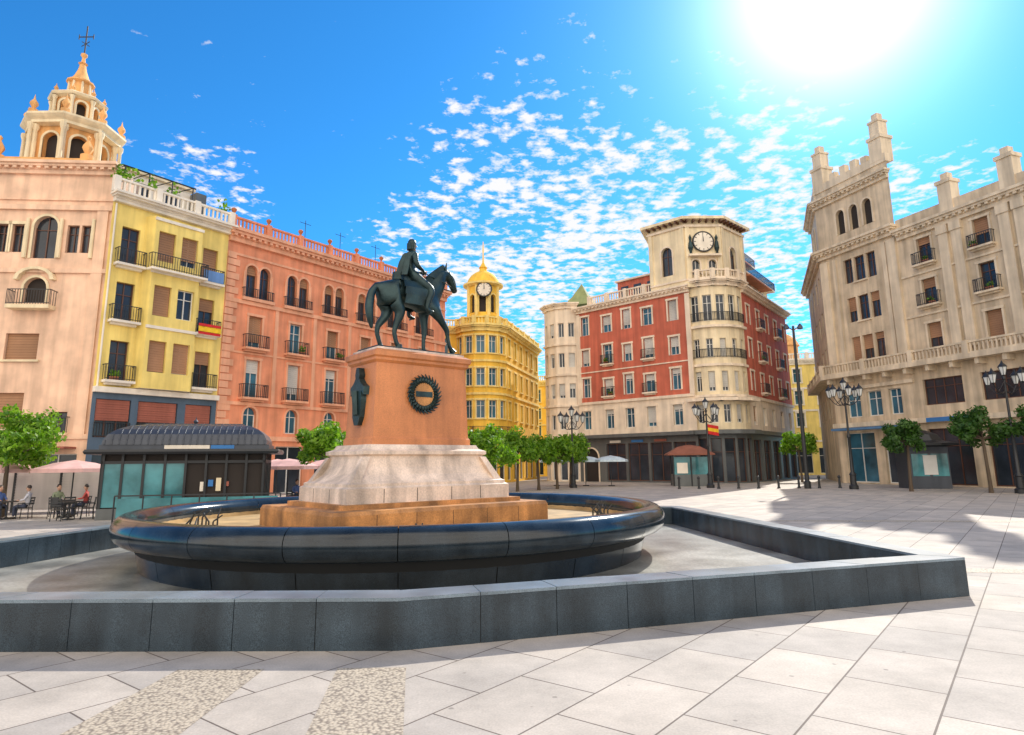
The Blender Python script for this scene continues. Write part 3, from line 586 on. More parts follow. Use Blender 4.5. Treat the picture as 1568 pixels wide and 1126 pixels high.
def side(B,P,Q,n,wm,tm,zs=(14.3,10.6,7.0),z1=17.4):
    fr=Fr(P,Q); o=[]
    for k in range(n):
        c=fr.L*(k+.5)/n
        for z in zs: o.append(op(c,z,1.05,2.0,sur=tm,gm=glassb,fm=fr_w,sill=tm))
        o.append(op(c,.2,fr.L/n-.9,3.6,kind='shop'))
    facade(B,P,Q,0,z1,o,wm)
    for z in (4.6,zs[1]-1,zs[0]-1): band(B,fr,0,fr.L,z,.25,.12,tm)
    cornice(B,fr,0,fr.L,z1-.6,tm,.6,.8); balustrade(B,fr,0,fr.L,0,z1+.2,tm,.9,3)
    return fr
side(B,(-12,72.5),pts[0],2,yel2,yel2T); side(B,pts[-1],(3.6,90),6,yel2,yel2T)
shell(B,[(-12,72.5),pts[0],pts[-1],(3.6,90),(-12,95)],17.4,yel2,skip=(0,1,2))
TC=(-3.4,76)
B.lathe('turret_base',yel2,TC,[(2.3,17.4),(2.3,18.6),(2.5,18.8),(2.5,19.0),(1.9,19.1),(1.85,19.2)],8,R(22.5),R(382.5))
for k in range(8):
    a=R(22.5+45*k); b=R(67.5+45*k); p=(TC[0]+1.85*math.cos(a),TC[1]+1.85*math.sin(a)); q=(TC[0]+1.85*math.cos(b),TC[1]+1.85*math.sin(b)); fr=Fr(p,q)
    facade(B,p,q,19.1,22.8,[op(fr.L/2,19.5,.8,2.2,arch=True,kind='dark',sur=yel2T)],yel2,wn='turret_walls')
    B.tube('turret_columns',yel2T,(p[0],p[1],19.1),(p[0],p[1],22.8),.2,.18,8)
B.lathe('turret_cornice',yel2T,TC,[(1.85,22.75),(2.4,22.9),(2.45,23.1),(1.9,23.25)],16)
B.lathe('turret_dome',yel2,TC,[(1.95,23.2),(1.85,23.7),(1.5,24.2),(1.0,24.6),(.5,24.85),(.4,25.2),(.55,25.3),(.3,25.6),(.1,26.0),(.06,28.6),(0,28.7)],16)
clock(B,Fr((TC[0]-1,TC[1]-2.0),(TC[0]+1,TC[1]-2.0)),1.2,22.1,.12,.85)
B.smooth={'turret_dome'}; B.finish()
B=Grp('ochre_street_building',(5,104,0)); side(B,(2.8,104),(12,101),4,yel2,yel2T,(11.5,8.8,6.2),14.6); shell(B,[(2.8,104),(12,101),(14,120),(2,122)],14.6,yel2,skip=(0,)); B.finish()
# ------------------------------------------------------------------ red building with clock tower
B=Grp('red_building_with_clock_tower',(18,68,0)); P=(7.6,75.2);Q=(18.2,65.0); fr=Fr(P,Q); ops=[]
cols=[1.2,4.3,6.95,9.6,12.7]
for i,c in enumerate(cols):
    for j,z in enumerate((16.5,12.9,9.3)):
        w=1.05 if i not in (1,3) else 1.2
        ops.append(op(c,z,w,1.9 if (i+j)%2 else 2.2,sur=redT,fm=fr_w,gm=glassb,blind=True,bm=blindg,bal=(.2,.45,redT) if i in(1,3) and j else None,sill=None))
    ops.append(op(c,5.7,1.1,2.1,sur=redT,fm=fr_w,gm=glassb,blind=True,bm=blindg))
f=facade(B,P,Q,8.6,19.6,[o for o in ops if o['z']>8],red); facade(B,P,Q,4.8,8.6,[o for o in ops if o['z']<8],redT,wn='cream_storey')
facade(B,P,Q,0,4.8,[op(1.6,0,1.9,3.6,arch=True,kind='dark',sur=redT)]+[op(c,.15,2.5,3.9,kind='shop',gm=glass,fm=fr_b) for c in (4.9,7.7,10.5,13.2)],shop,wn='shop_front')
L=f.L; band(B,f,0,L,4.7,.35,.9,shop,'shop_canopy'); band(B,f,0,L,8.5,.28,.18,redT); band(B,f,0,L,12.1,.12,.08,redT); cornice(B,f,0,L,19.2,redT,.7,.7)
B.box('corner_pilaster',redT,f,-.02,.5,-.05,.13,8.8,19.1); B.box('corner_pilaster',redT,f,L-.5,L,-.05,.13,8.8,19.1)
balustrade(B,f,2,L-.3,0,19.95,redT,1.0,2.5)
B.box('penthouse',red,f,4.5,11.5,-7,-2.2,19.6,22.6); B.box('penthouse_cap',redT,f,4.3,11.7,-7.2,-1.9,22.6,22.8)
for s in (5.5,7.2,9,10.6): B.box('penthouse_windows',glass,f,s-.5,s+.5,-2.25,-2.17,20,22)
for k in range(3): B.box('shop_sign_%d'%k,[white,bluesign,awnR][k],f,4.2+k*2.8,5.6+k*2.8,.0,.10,4.15,4.4)
def mkw(L,k):
    o=[op(L/2,z,L-.55,1.7,sur=None,fm=fr_w,blind=True,bm=blindg) for z in (16.6,13.0,9.4,5.8)]; return o+[op(L/2,.1,L-.4,3.8,kind='shop')]
pts,frs=drum(B,(6.9,78.2),2.95,185,284,4,0,20.6,mkw,redT,'bay_walls')
for q in frs:
    for z in (4.7,8.4,12,15.6): band(B,q,-.04,q.L+.04,z,.25,.2,redT)
    cornice(B,q,-.1,q.L+.1,20.0,redT,.5,.7,False)
B.lathe('pyramid_roof',greenr,(8.6,77.4),[(2.6,20.6),(1.3,21.9),(0,23.6)],4,R(20),R(380))
DC=(20.9,67.4)
def mkd(L,k):
    return [op(L/2,16.0,L-.45,2.7,fm=fr_w,gm=glass),op(L/2,12.3,L-.7,1.9,fm=fr_w,blind=True,bm=blindg),op(L/2,8.9,L-.7,2.0,fm=fr_w,blind=True,bm=blindg),op(L/2,5.8,min(1.2,L-.6),1.8,fm=fr_w,blind=True,bm=blindg)]
pts2,frs=drum(B,DC,3.35,215,330,5,4.8,20.2,mkd,cream,'tower_walls')
drum(B,DC,3.33,215,330,5,0,4.8,lambda L,k:[op(L/2,.1,L-.3,4.2,kind='shop',fm=fr_b)],shop,'tower_shop_front')
for q in frs:
    for z,pz in ((8.3,.35),(11.4,.2),(15.3,.3)): band(B,q,-.08,q.L+.08,z,.25,pz,redT)
    band(B,q,-.35,q.L+.35,7.9,.3,1.0,cream,'balcony_slabs'); band(B,q,-.25,q.L+.25,4.7,.4,.9,shop,'shop_canopy')
    railing(B,q,-.02,q.L+.02,0,.1,12.25,.9); railing(B,q,-.02,q.L+.02,0,.1,16,.9)
    cornice(B,q,-.2,q.L+.2,19.6,cream,.7,.7,False); balustrade(B,q,-.05,q.L+.05,.35,20.35,cream,.9,2)
facade(B,Q,pts2[0],0,20.2,[],cream,'tower_walls')
CS=[(14.9,67.6),(18.0,64.6),(21.7,64.6),(25.2,68.0),(21,73),(17,73)]; ZT=26.7
facade(B,CS[0],CS[1],19.6,ZT,[op(2.1,21.2,1.3,3.1,arch=True,kind='win',fm=fr_b,sur=orange)],cream,'clock_stage')
cf=facade(B,CS[1],CS[2],19.6,ZT,[op(1.0,20.9,.8,1.6,arch=True,sur=redT),op(2.7,20.9,.8,1.6,arch=True,sur=redT)],cream,'clock_stage')
facade(B,CS[2],CS[3],19.6,ZT,[op(2.4,21.2,1.3,3.1,arch=True,fm=fr_b,sur=orange)],cream,'clock_stage')
shell(B,CS,ZT,cream,skip=(0,1,2),z0=19.6)
for i in range(3):
    q=Fr(CS[i],CS[i+1]); band(B,q,-.1,q.L+.1,ZT-.7,.25,.2,cream); band(B,q,0,q.L,20.3,.2,.12,cream)
    for s in (.25,q.L-.25): B.box('stage_pilasters',cream,q,s-.22,s+.22,-.05,.14,20.5,ZT-.7)
ctr=Vector((20.2,69))
def ex(p,k): v=Vector(p)-ctr; return tuple(ctr+v*k)
e1=[ex(p,1.17) for p in CS]
B.poly('eaves',cream,[(*p,ZT) for p in e1])
for i in range(6):
    a,b=e1[i],e1[(i+1)%6]; B.poly('eaves',cream,[(*a,ZT),(*b,ZT),(*b,ZT+.3),(*a,ZT+.3)])
    c0=ex(CS[i],.25);c1=ex(CS[(i+1)%6],.25); B.poly('tower_roof',tile,[(*a,ZT+.3),(*b,ZT+.3),(*c1,ZT+1.3),(*c0,ZT+1.3)])
    q=Fr(CS[i],CS[(i+1)%6])
    if i<3:
        for k in range(int(q.L/.7)+1): B.box('eave_brackets',fr_b,q,.1+k*.7,.25+k*.7,0,.7,ZT-.25,ZT-.01)
B.poly('tower_roof',tile,[(*ex(p,.25),ZT+1.3) for p in CS])
clock(B,cf,cf.L/2,24.4,.16,1.05)
for s in (.5,3.2): B.lathe('clock_urns',bronze,cf(s,.2,0)[:2],[(.24,23.0),(.10,23.2),(.26,23.7),(.2,24.2),(.1,24.5),(.16,24.8),(0,25.2)],8)
B.box('clock_balcony',redT,cf,.2,cf.L-.2,0,.7,22.75,22.95)
P2=pts2[-1]; Q2=(34,79.5); q=Fr(P2,Q2); ops=[]
for k in range(5):
    c=q.L*(k+.5)/5
    for z in (16.2,12.6,9.2): ops.append(op(c,z,1.1,2.0,sur=redT,fm=fr_w,gm=glassb,blind=True,bm=blindg,bal=(.3,.6,redT) if k%2 else None))
facade(B,P2,Q2,8.4,19.6,ops,red); facade(B,P2,Q2,4.8,8.4,[op(q.L*(k+.5)/5,5.7,1.1,1.9,fm=fr_w,blind=True) for k in range(5)],redT,wn='cream_storey')
facade(B,P2,Q2,0,4.8,[op(q.L*(k+.5)/5,.1,2.6,4.1,kind='shop',fm=fr_b) for k in range(5)],shop,wn='shop_front')
band(B,q,0,q.L,4.7,.35,.9,shop,'shop_canopy'); band(B,q,0,q.L,8.3,.3,.2,redT); cornice(B,q,0,q.L,19.3,redT,.7,.7)
for k,(z,n) in enumerate(((19.6,-1.2),(22.4,-2.8))):
    B.box('setback_floors',cream,q,2.5+k*1.5,14.5-k*2,-8,n,z,z+2.7); B.box('terrace_slabs',redT,q,2.2+k*1.5,14.8-k*2,-8.2,n+.9,z+2.7,z+2.9); railing(B,q,2.2+k*1.5,14.8-k*2,n,n+.9,z+2.9,.9)
    for s in range(4): B.box('setback_windows',glass,q,4+s*2.4,5.4+s*2.4,n-.05,n+.03,z+.2,z+2.2)
    B.box('terrace_awning',M('awning_orange%d'%k,(.6,.22,.1)),q,3.5+k*2,12-k*2,n+.05,n+1.3,z+2.3,z+2.45)
shell(B,[pts[0],P,Q,P2,Q2,(26,92),(6,88)],19.6,redT,skip=(0,1,2,3,)); B.finish()
B=Grp('cream_street_building',(42,96,0)); side(B,(34.2,97),(52,92),6,yel,white,(13.2,10.0,6.8),16.4); shell(B,[(34.2,97),(52,92),(54,112),(36,115)],16.4,cream,skip=(0,))
B.lathe('cupola',orange,(42,99),[(1.8,16.4),(1.8,19),(2.1,19.2),(1.6,20.2),(.8,20.9),(.2,21.3),(0,22.5)],12); B.finish()
B=Grp('distant_street_building',(45,130,0)); side(B,(30,118),(46,113),5,yel,white,(12.0,9.0,6.4),14.5); shell(B,[(30,118),(46,113),(48,140),(30,140)],14.5,yel,skip=(0,)); B.finish()
# ------------------------------------------------------------------ right stone building
B=Grp('beige_stone_building',(34,52,0)); P=(30.5,62.0); D=Vector((.346,-.938)).normalized()
def rp(s): return (P[0]+D.x*s,P[1]+D.y*s)
ops=[]
for z in (18.3,14.6,10.9):
    for d in (-1.25,0,1.25): ops.append(op(4.4+d,z,.95 if d else 1.1,2.3,fm=fr_b,blind=True,sill=stoneRT if d==0 else None))
for d in (-1.5,0,1.5): ops.append(op(4.4+d,23.2,.95,2.4,arch=True,kind='dark',sur=stoneRT))
ops+=[op(2.2,5.9,1.5,2.2,gm=glassb),op(4.4,5.9,1.5,2.2,gm=glassb),op(6.5,5.9,1.2,2.2,gm=glassb),op(2.4,.1,3.2,4.4,kind='shop',gm=glassb),op(6.2,.1,2.6,4.4,kind='shop',gm=glass)]
f=facade(B,P,rp(8.4),0,29,ops,stoneR)
ff=Fr(P,rp(60))
ops=[]
for c in (10.8,15.5,20.2,24.9,29.6,34.3):
    c-=8.4
    for z in (18.0,14.5,10.8): ops.append(op(c,z,1.2,2.2,fm=fr_b,blind=True,sur=stoneRT,sill=stoneRT,bal=(.35,.5,stoneRT) if z!=10.8 else None))
    ops.append(op(c,6.4,3.3,2.1,gm=glass,fm=fr_b)); ops.append(op(c,.1,3.5,4.4,kind='shop',gm=glass,fm=fr_b))
facade(B,rp(8.4),rp(37),0,21.6,ops,stoneR)
cornice(B,ff,8.6,37,20.6,stoneRT,.7,.9); band(B,ff,8.5,37,21.6,.9,.02,stoneR,'parapet')
for c in (13.15,17.85,22.55,27.25,31.95):
    for d in (-.55,.55):
        B.box('pilasters',stoneRT,ff,c+d-.38,c+d+.38,-.05,.22,10.6,19.9); B.box('capitals',stoneRT,ff,c+d-.46,c+d+.46,-.05,.32,19.9,20.59)
    B.box('roof_piers',stoneRT,ff,c-.55,c+.55,-.9,.1,21.7,24.0); B.box('roof_piers',stoneRT,ff,c-.65,c+.65,-1.0,.2,24.0,24.3); B.box('roof_piers',stoneRT,ff,c-.3,c+.3,-.7,-.1,24.3,24.9)
for z,pz in ((13.9,.12),(17.4,.12)): band(B,ff,8.5,37,z-.2,.16,pz,stoneRT)
B.box('balcony_slabs',stoneRT,ff,-.3,37,-.05,1.1,9.55,9.9); balustrade(B,ff,-.2,37,.9,9.9,stoneRT,.95,4.7)
for s in range(0,37,2): B.box('corbels',stoneRT,ff,s+.2,s+.5,0,.9,9.1,9.549)
band(B,ff,0,37,5.0,.4,.5,stoneRT); band(B,ff,0,8.4,8.4,.3,.2,stoneRT)
B.box('awning_blue',M('awning_blue',(.10,.22,.40)),ff,.8,8.0,.5,1.6,4.7,4.9); B.box('shop_sign',bluesign,ff,9.5,13.5,.501,.6,5.02,5.36)
for s in (.5,7.9): B.box('pilasters',stoneRT,ff,s-.45,s+.45,-.05,.2,10.0,21.0)
for s in (1.7,7.1): B.box('pilasters',stoneRT,ff,s-.2,s+.2,-.05,.12,10.0,21.0)
cornice(B,ff,0,8.4,21.3,stoneRT,.8,.9); cornice(B,ff,0,8.4,26.6,stoneRT,.7,.8)
S0=(36.0,77.0); side_ops=[op(10+d,z,1.1,2.1,fm=fr_b,blind=True) for z in (18.3,14.6,10.9,6.2) for d in (-7,-3.5,0,3)]
q=Fr(S0,P); facade(B,S0,P,0,21.5,side_ops,stoneR); B.box('balcony_slabs',stoneRT,q,0,q.L-.01,-.05,1.05,9.56,9.89); balustrade(B,q,0,q.L-.2,.85,9.9,stoneRT,.9,4); cornice(B,q,0,q.L,21.3,stoneRT,.8,.9)
T3=rp(8.4); V2=(2.65,6.9)
PB=(P[0]+V2[0],P[1]+V2[1]); TB=(T3[0]+V2[0],T3[1]+V2[1])
facade(B,PB,P,21.3,29,[op(2.2,23.2,.95,2.4,arch=True,kind='dark',sur=stoneRT),op(4.6,23.2,.95,2.4,arch=True,kind='dark',sur=stoneRT)],stoneR)
qs=Fr(PB,P); cornice(B,qs,0,qs.L,26.6,stoneRT,.7,.8)
facade(B,T3,TB,21,29,[],stoneR); facade(B,TB,PB,21,29,[],stoneR)
B.poly('roof',roofg,[(*p,28.2) for p in (P,T3,TB,PB)])
for s in (2.2,3.4,4.6,5.8,): B.box('battlements',stoneRT,ff,s,s+.65,-.5,.05,28.98,29.6+.2*(s in(3.4,4.6)))
B.box('battlements',stoneRT,ff,0,8.4,-.6,.1,28.2,28.97)
for s,n in ((.75,0),(7.5,0)):
    B.box('pinnacles',stoneRT,ff,s-.65,s+.65,n-1.25,n+.12,28.5,30.6); B.box('pinnacles',stoneRT,ff,s-.75,s+.75,n-1.35,n+.22,30.6,30.9); B.box('pinnacles',stoneRT,ff,s-.5,s+.5,n-1.1,n-.03,30.9,32.3); B.box('pinnacles',stoneRT,ff,s-.58,s+.58,n-1.18,n+.05,32.3,32.5); B.box('pinnacles',stoneRT,ff,s-.3,s+.3,n-.9,n-.25,32.5,33.2)
e=rp(37); B.poly('roof',roofg,[(P[0],P[1],21.45),(e[0],e[1],21.45),(e[0]+30,e[1]+8,21.45),(60,86,21.45),(S0[0],S0[1],21.45)])
B.poly('side_walls',stoneR,[(*e,0),(e[0]+30,e[1]+8,0),(e[0]+30,e[1]+8,21.4),(*e,21.4)])
B.finish()
# ------------------------------------------------------------------ newsstand kiosk left
B=Grp('newsstand_kiosk',(-14.3,30,0)); P=(-17.4,28.0);Q=(-11.1,29.8); f=Fr(P,Q); L=f.L; ctrk=f(L/2,-1.6,0); kf=Fr(ctrk[:2],ang=math.atan2(f.d.y,f.d.x))
B.loft('base',shop,kf,[(L/2,1.6,0),(L/2,1.6,.45)]); B.loft('body',dark,kf,[(L/2-.12,1.48,.45),(L/2-.12,1.48,2.7)])
for fr_,l in ((Fr(P,Q),L),(Fr(Q,f(L,-3.2,0)[:2]),3.2),(Fr(f(0,-3.2,0)[:2],P),3.2)):
    m=round(l/.85)
    for k in range(m+1): B.box('mullions',iron,fr_,max(0,l*k/m-.05),min(l,l*k/m+.05),-.14,.0,.45,2.7)
    for k in range(m):
        if (k in (0,1,2,3) or l<4): B.box('glass_panels',kglass,fr_,l*k/m+.05,l*(k+1)/m-.05,-.1,-.06,.5,2.35)
    B.box('mullions',iron,fr_,0,l,-.13,-.02,2.3,2.42)
for k in range(4): B.box('newspapers_%d'%k,[white,bluesign,cream,awnR][k],f,3.9+k*.32,4.10+k*.32,-.10,-.03,1.1+.2*(k%2),1.5+.08*(k%3))
B.loft('canopy',iron,kf,[(L/2+.5,2.1,2.7),(L/2+.55,2.15,2.8),(L/2+.5,2.1,2.9)]); B.loft('fascia',zinc,kf,[(L/2+.1,1.7,2.9),(L/2+.1,1.7,3.1)])
B.box('sign_panel',white,f,2.4,4.2,.101,.13,2.92,3.08); B.box('sign_panel_blue',bluesign,f,4.25,5.2,.101,.13,2.92,3.08)
prf=[(1.75,3.1),(1.72,3.3),(1.58,3.55),(1.3,3.78),(.9,3.95),(.3,4.05)]
B.loft('roof',zinc,kf,[(L/2-.0,1.75,3.1),(L/2-.02,1.72,3.3),(L/2-.15,1.58,3.55),(L/2-.42,1.3,3.78),(L/2-.8,.9,3.95),(L/2-1.3,.3,4.05)])
for k in range(24):
    s=-L/2+.1+(L-.2)*k/23
    for i in range(5):
        (a,z),(b,y)=prf[i],prf[i+1]
        lim=[0,.02,.15,.42,.8,1.3]
        if abs(s)<=L/2-lim[i+1]: B.tube('roof_ribs',zinc,kf(s,a+.01,z+.01),kf(s,b+.01,y+.01),.03,.03,5)
B.lathe('finial',zinc,ctrk[:2],[(.1,4.0),(.06,4.1),(.12,4.2),(.03,4.3),(0,4.45)],8); B.box('ridge',zinc,kf,-L/2+1.2,L/2-1.2,-.12,.12,4.03,4.1)
B.finish()
B=Grp('glass_barrier',(-12,26.6,0)); f=Fr((-15.6,26.2),(-9.6,27.6))
for k in range(7): B.tube('posts',iron,f(f.L*k/6,0,0),f(f.L*k/6,0,1.05),.03)
B.box('panels',kglass,f,.1,f.L-.1,-.01,.01,.15,.95); B.box('top_rail',iron,f,0,f.L,-.03,.03,1.03,1.08); B.finish()
# ------------------------------------------------------------------ stall & cafe furniture
B=Grp('cafe_stall',(-24,34,0)); f=Fr((-29,32.6),(-18.8,34.5))
B.box('back_panels',shut,f,0,f.L,-.12,0,.1,2.0)
for k in range(14): B.box('slats',shut,f,.05,f.L-.05,0,.02,.2+k*.13,.27+k*.13)
for k in range(6): B.box('posts',iron,f,f.L*k/5-.05,f.L*k/5+.05,-.15,.04,0,2.5)
B.finish()
def umbrella(x,y,h=2.5,r=1.7,mat=umb,name='cafe_umbrella'):
    G=Grp(name,(x,y,0)); G.tube('pole',iron,(x,y,0),(x,y,h),.03); G.lathe('canopy',mat,(x,y),[(r,h-.55),(r*.98,h-.38),(r*.5,h-.12),(0,h+.02)],8)
    G.lathe('foot',iron,(x,y),[(.3,0),(.3,.08),(.05,.1)],12)
    for k in range(8): a=math.pi*k/4; G.tube('ribs',iron,(x,y,h-.35),(x+r*.9*math.cos(a),y+r*.9*math.sin(a),h-.4),.012,.012,4)
    G.finish()
def table(x,y):
    G=Grp('cafe_table',(x,y,0)); G.lathe('top',wood,(x,y),[(0,.72),(.38,.72),(.38,.76),(0,.76)],16); G.tube('leg',iron,(x,y,0),(x,y,.72),.03); G.lathe('foot',iron,(x,y),[(.25,0),(.22,.03),(.03,.06)],10); G.finish()
pcount=0
def seated(x,y,a):
    global V,E,pcount
    f=Fr((0,0),ang=a); cm=cloths[pcount%4]; pcount+=1
    G=Grp('seated_person',(x,y,0)); g2=Fr((x,y),ang=a)
    c=g2(0,-.06,0)[:2]
    G.smooth={'head','hair','face'}
    G.lathe('head',skinm,c,[(0,1.15),(.045,1.16),(.07,1.20),(.082,1.26),(.086,1.31),(.075,1.37),(.04,1.41),(0,1.42)],14)
    G.tube('face',skinm,g2(0,.02,1.31),g2(0,.045,1.27),.010,.016); G.tube('face',skinm,g2(-.025,.015,1.225),g2(.025,.015,1.225),.01,.01)
    for s in (-1,1): G.tube('face',skinm,g2(.083*s,-.06,1.26),g2(.09*s,-.065,1.31),.014,.012)
    hc=g2(0,-.075,0)[:2]; G.lathe('hair',hairm,hc,[(.088,1.29),(.094,1.34),(.082,1.39),(.05,1.43),(0,1.44)],14)
    for s in (-1,1):
        G.tube('hands',skinm,g2(.15*s,.20,.79),g2(.12*s,.27,.785),.026,.030,8)
        for k in range(4):
            p=g2(.12*s+(k-1.5)*.016,.275,.79); m=g2(.115*s+(k-1.5)*.017,.315-.004*abs(k-1),.788); e=g2(.11*s+(k-1.5)*.017,.34-.006*abs(k-1),.775); G.tube('fingers',skinm,p,m,.009,.008,5); G.tube('fingers',skinm,m,e,.008,.006,5)
        G.tube('fingers',skinm,g2(.13*s-.02*s,.22,.79),g2(.09*s,.27,.785),.010,.008,5)
        G.tube('shoes',hairm,g2(.12*s,.34,.045),g2(.13*s,.54,.035),.045,.035,8)
    e=G.finish()
    V=[(*f(0,-.08,.56),.13)];E=[]
    ch(0,[(*f(0,-.11,.76),.115),(*f(0,-.12,.98),.13),(*f(0,-.09,1.09),.06),(*f(0,-.07,1.17),.048)])
    for s in (-1,1): ch(2,[(*f(.17*s,-.11,1.03),.062),(*f(.24*s,-.02,.82),.045),(*f(.16*s,.18,.79),.032)])
    skin('torso_and_arms',V,E,cm,1,0,e)
    V=[(*f(0,-.08,.55),.135)];E=[]
    for s in (-1,1): ch(0,[(*f(.10*s,.02,.54),.095),(*f(.12*s,.36,.53),.068),(*f(.12*s,.37,.40),.06),(*f(.12*s,.36,.10),.042)])
    skin('legs',V,E,trous,1,0,e)
def chair(x,y,a,sit=False):
    f=Fr((x,y),ang=a); G=Grp('cafe_chair',(x,y,0)); G.box('seat',wood,f,-.22,.22,-.22,.22,.43,.47)
    for s in (-.2,.2):
        for n in (-.2,.2): G.tube('legs',iron,f(s*1.1,n*1.15,0),f(s,n,.44),.018)
        G.tube('backrest',iron,f(s,-.2,.45),f(s,-.27,.9),.018)
    for z in (.6,.72,.84): G.box('backrest',wood,f,-.2,.2,-.27,-.24,z,z+.07)
    for s in (-.22,.22): G.tube('arms',iron,f(s,-.22,.66),f(s,.2,.66),.016); G.tube('arms',iron,f(s,.2,.66),f(s,.2,.45),.016)
    G.finish()
    if sit: seated(x,y,a)
for x,y in ((-24.5,31.5),(-20.8,31.5),(-28.5,31),(-12.0,35.5),(-10.1,37),(-13.5,38)): umbrella(x,y)
for i,(x,y) in enumerate(((-22.0,29.2),(-24.3,30),(-20,30.0),(-18.9,28.6),(-10.9,34.5),(-9.6,36))):
    table(x,y)
    for k in range(3): a=random.random()*.6+k*2.1; chair(x+.66*math.cos(a),y+.66*math.sin(a),a-math.pi/2,sit=(i in(0,2,4) and k in (0,1)))
for x,y in ((4.0,62),(6.6,61),(8.8,60)): umbrella(x,y,2.7,1.6,umbb)
# ------------------------------------------------------------------ right kiosks
B=Grp('information_kiosk',(30.6,49.5,0)); c=(30.4,49.5); f=Fr(c,ang=R(-10))
B.loft('body',zinc,f,[(1.3,1.3,0),(1.3,1.3,3.0)])
for s in (-.65,.65): B.box('glass',kglass,f,s-.55,s+.55,1.3,1.34,.9,2.5)
B.box('sign_board',fr_w,f,-.45,.45,1.345,1.39,1.0,2.4)
B.lathe('canopy',iron,c,[(1.5,3.0),(2.5,3.1),(2.5,3.25),(1.5,3.45),(1.2,3.9),(.5,4.2),(.1,4.3),(0,4.8)],8); B.finish()
B=Grp('brown_roof_kiosk',(15.6,59,0)); c=(15.6,59); f=Fr(c,ang=R(-8))
B.loft('counter',shop,f,[(1.5,1.3,0),(1.5,1.3,1.0)])
for a,b in ((-1.5,1.3),(1.5,1.3),(-1.5,-1.3),(1.5,-1.3),(0,1.3)): p=f(a,b,0); B.tube('posts',iron,(p[0],p[1],0),(p[0],p[1],2.7),.06)
B.box('glass',kglass,f,-1.5,1.5,1.2,1.24,1.0,2.5); B.loft('roof',redroof,f,[(2.0,1.8,2.65),(2.0,1.8,2.75),(.9,.8,3.4),(.2,.2,3.55)]); B.box('magazines',white,f,-1.2,-.3,1.25,1.3,1.1,2.0); B.finish()
# ------------------------------------------------------------------ lamps
def lantern(G,x,y,z,s=1.0):
    G.lathe('lantern_glass',lampg,(x,y),[(.10*s,z),(.2*s,z+.42*s)],6); G.lathe('lantern_caps',iron,(x,y),[(.0,z-.06*s),(.12*s,z),(.0,z+.001)],6)
    G.lathe('lantern_caps',iron,(x,y),[(.24*s,z+.42*s),(.2*s,z+.5*s),(.08*s,z+.62*s),(.03*s,z+.74*s),(0,z+.8*s)],6)
    for k in range(6): a=math.pi*k/3; G.tube('lantern_caps',iron,(x+.10*s*math.cos(a),y+.1*s*math.sin(a),z),(x+.2*s*math.cos(a),y+.2*s*math.sin(a),z+.42*s),.015)
def ornate(x,y,h,arms=4,sc=1.15):
    G=Grp('ornate_street_lamp',(x,y,0)); G.lathe('post',iron,(x,y),[(.32,0),(.32,.25),(.22,.35),(.2,1.0),(.26,1.05),(.13,1.25),(.09,h*.45),(.14,h*.46),(.08,h*.5),(.065,h-1.2),(.12,h-1.15),(.05,h-.9)],12)
    G.smooth={'post'}
    lantern(G,x,y,h-.9,sc)
    for k in range(arms):
        a=2*math.pi*k/arms+.35; c,s=math.cos(a),math.sin(a); pts=[]
        for t in range(9):
            u=t/8; rr=1.05*u; z=h-1.9+.35*math.sin(u*math.pi*1.0)*-1+.42*u; pts.append((x+rr*c,y+rr*s,z))
        for i in range(8): G.tube('arms',iron,pts[i],pts[i+1],.03)
        G.tube('arms',iron,(x,y,h-1.3),pts[5],.02)
        lantern(G,pts[-1][0],pts[-1][1],pts[-1][2]+.05,sc)
    G.finish()
ornate(24.9,49,8.2,6,1.2); ornate(15.9,54,7.3,4,1.2); ornate(5.1,57,7.0,4,1.2); ornate(31.0,41,8.2,4,1.2)
G=Grp('tall_street_lamp',(22.5,51,0)); x,y=22.4,51
G.lathe('mast',iron,(x,y),[(.25,0),(.25,.5),(.16,.6),(.14,6),(.09,12.6),(0,12.7)],12)
for k in (-1,1): G.tube('arm',iron,(x,y,12.3),(x+.5*k,y,12.6),.04); G.lathe('lamp_head',zinc,(x+.55*k,y),[(0,12.35),(.22,12.4),(.2,12.6),(.08,12.8),(0,12.85)],10)
G.finish()
for p in [(13+1.5*k,52.5-.15*k) for k in range(9)]:
    G=Grp('bollard',(p[0],p[1],0)); G.lathe('post',iron,p,[(.13,0),(.12,.1),(.09,.15),(.08,.75),(.12,.8),(.12,.86),(.06,.95),(0,.98)],10); G.finish()
G=Grp('spanish_flag',(16.5,61,0)); G.tube('pole',iron,(17.9,61,0),(17.9,61,5.6),.03)
for i,(m,nm) in enumerate(((flr,'red_stripe_low'),(fly,'yellow_stripe'),(flr,'red_stripe_top'))):
    for k in range(5): a=17.95+k*.22; G.poly(nm,m,[(a,61+.06*(k%2),4.6+i*.3-.04*k),(a+.22,61+.06*((k+1)%2),4.56+i*.3-.04*k),(a+.22,61+.06*((k+1)%2),4.86+i*.3-.04*k),(a,61+.06*(k%2),4.9+i*.3-.04*k)])
G.finish()
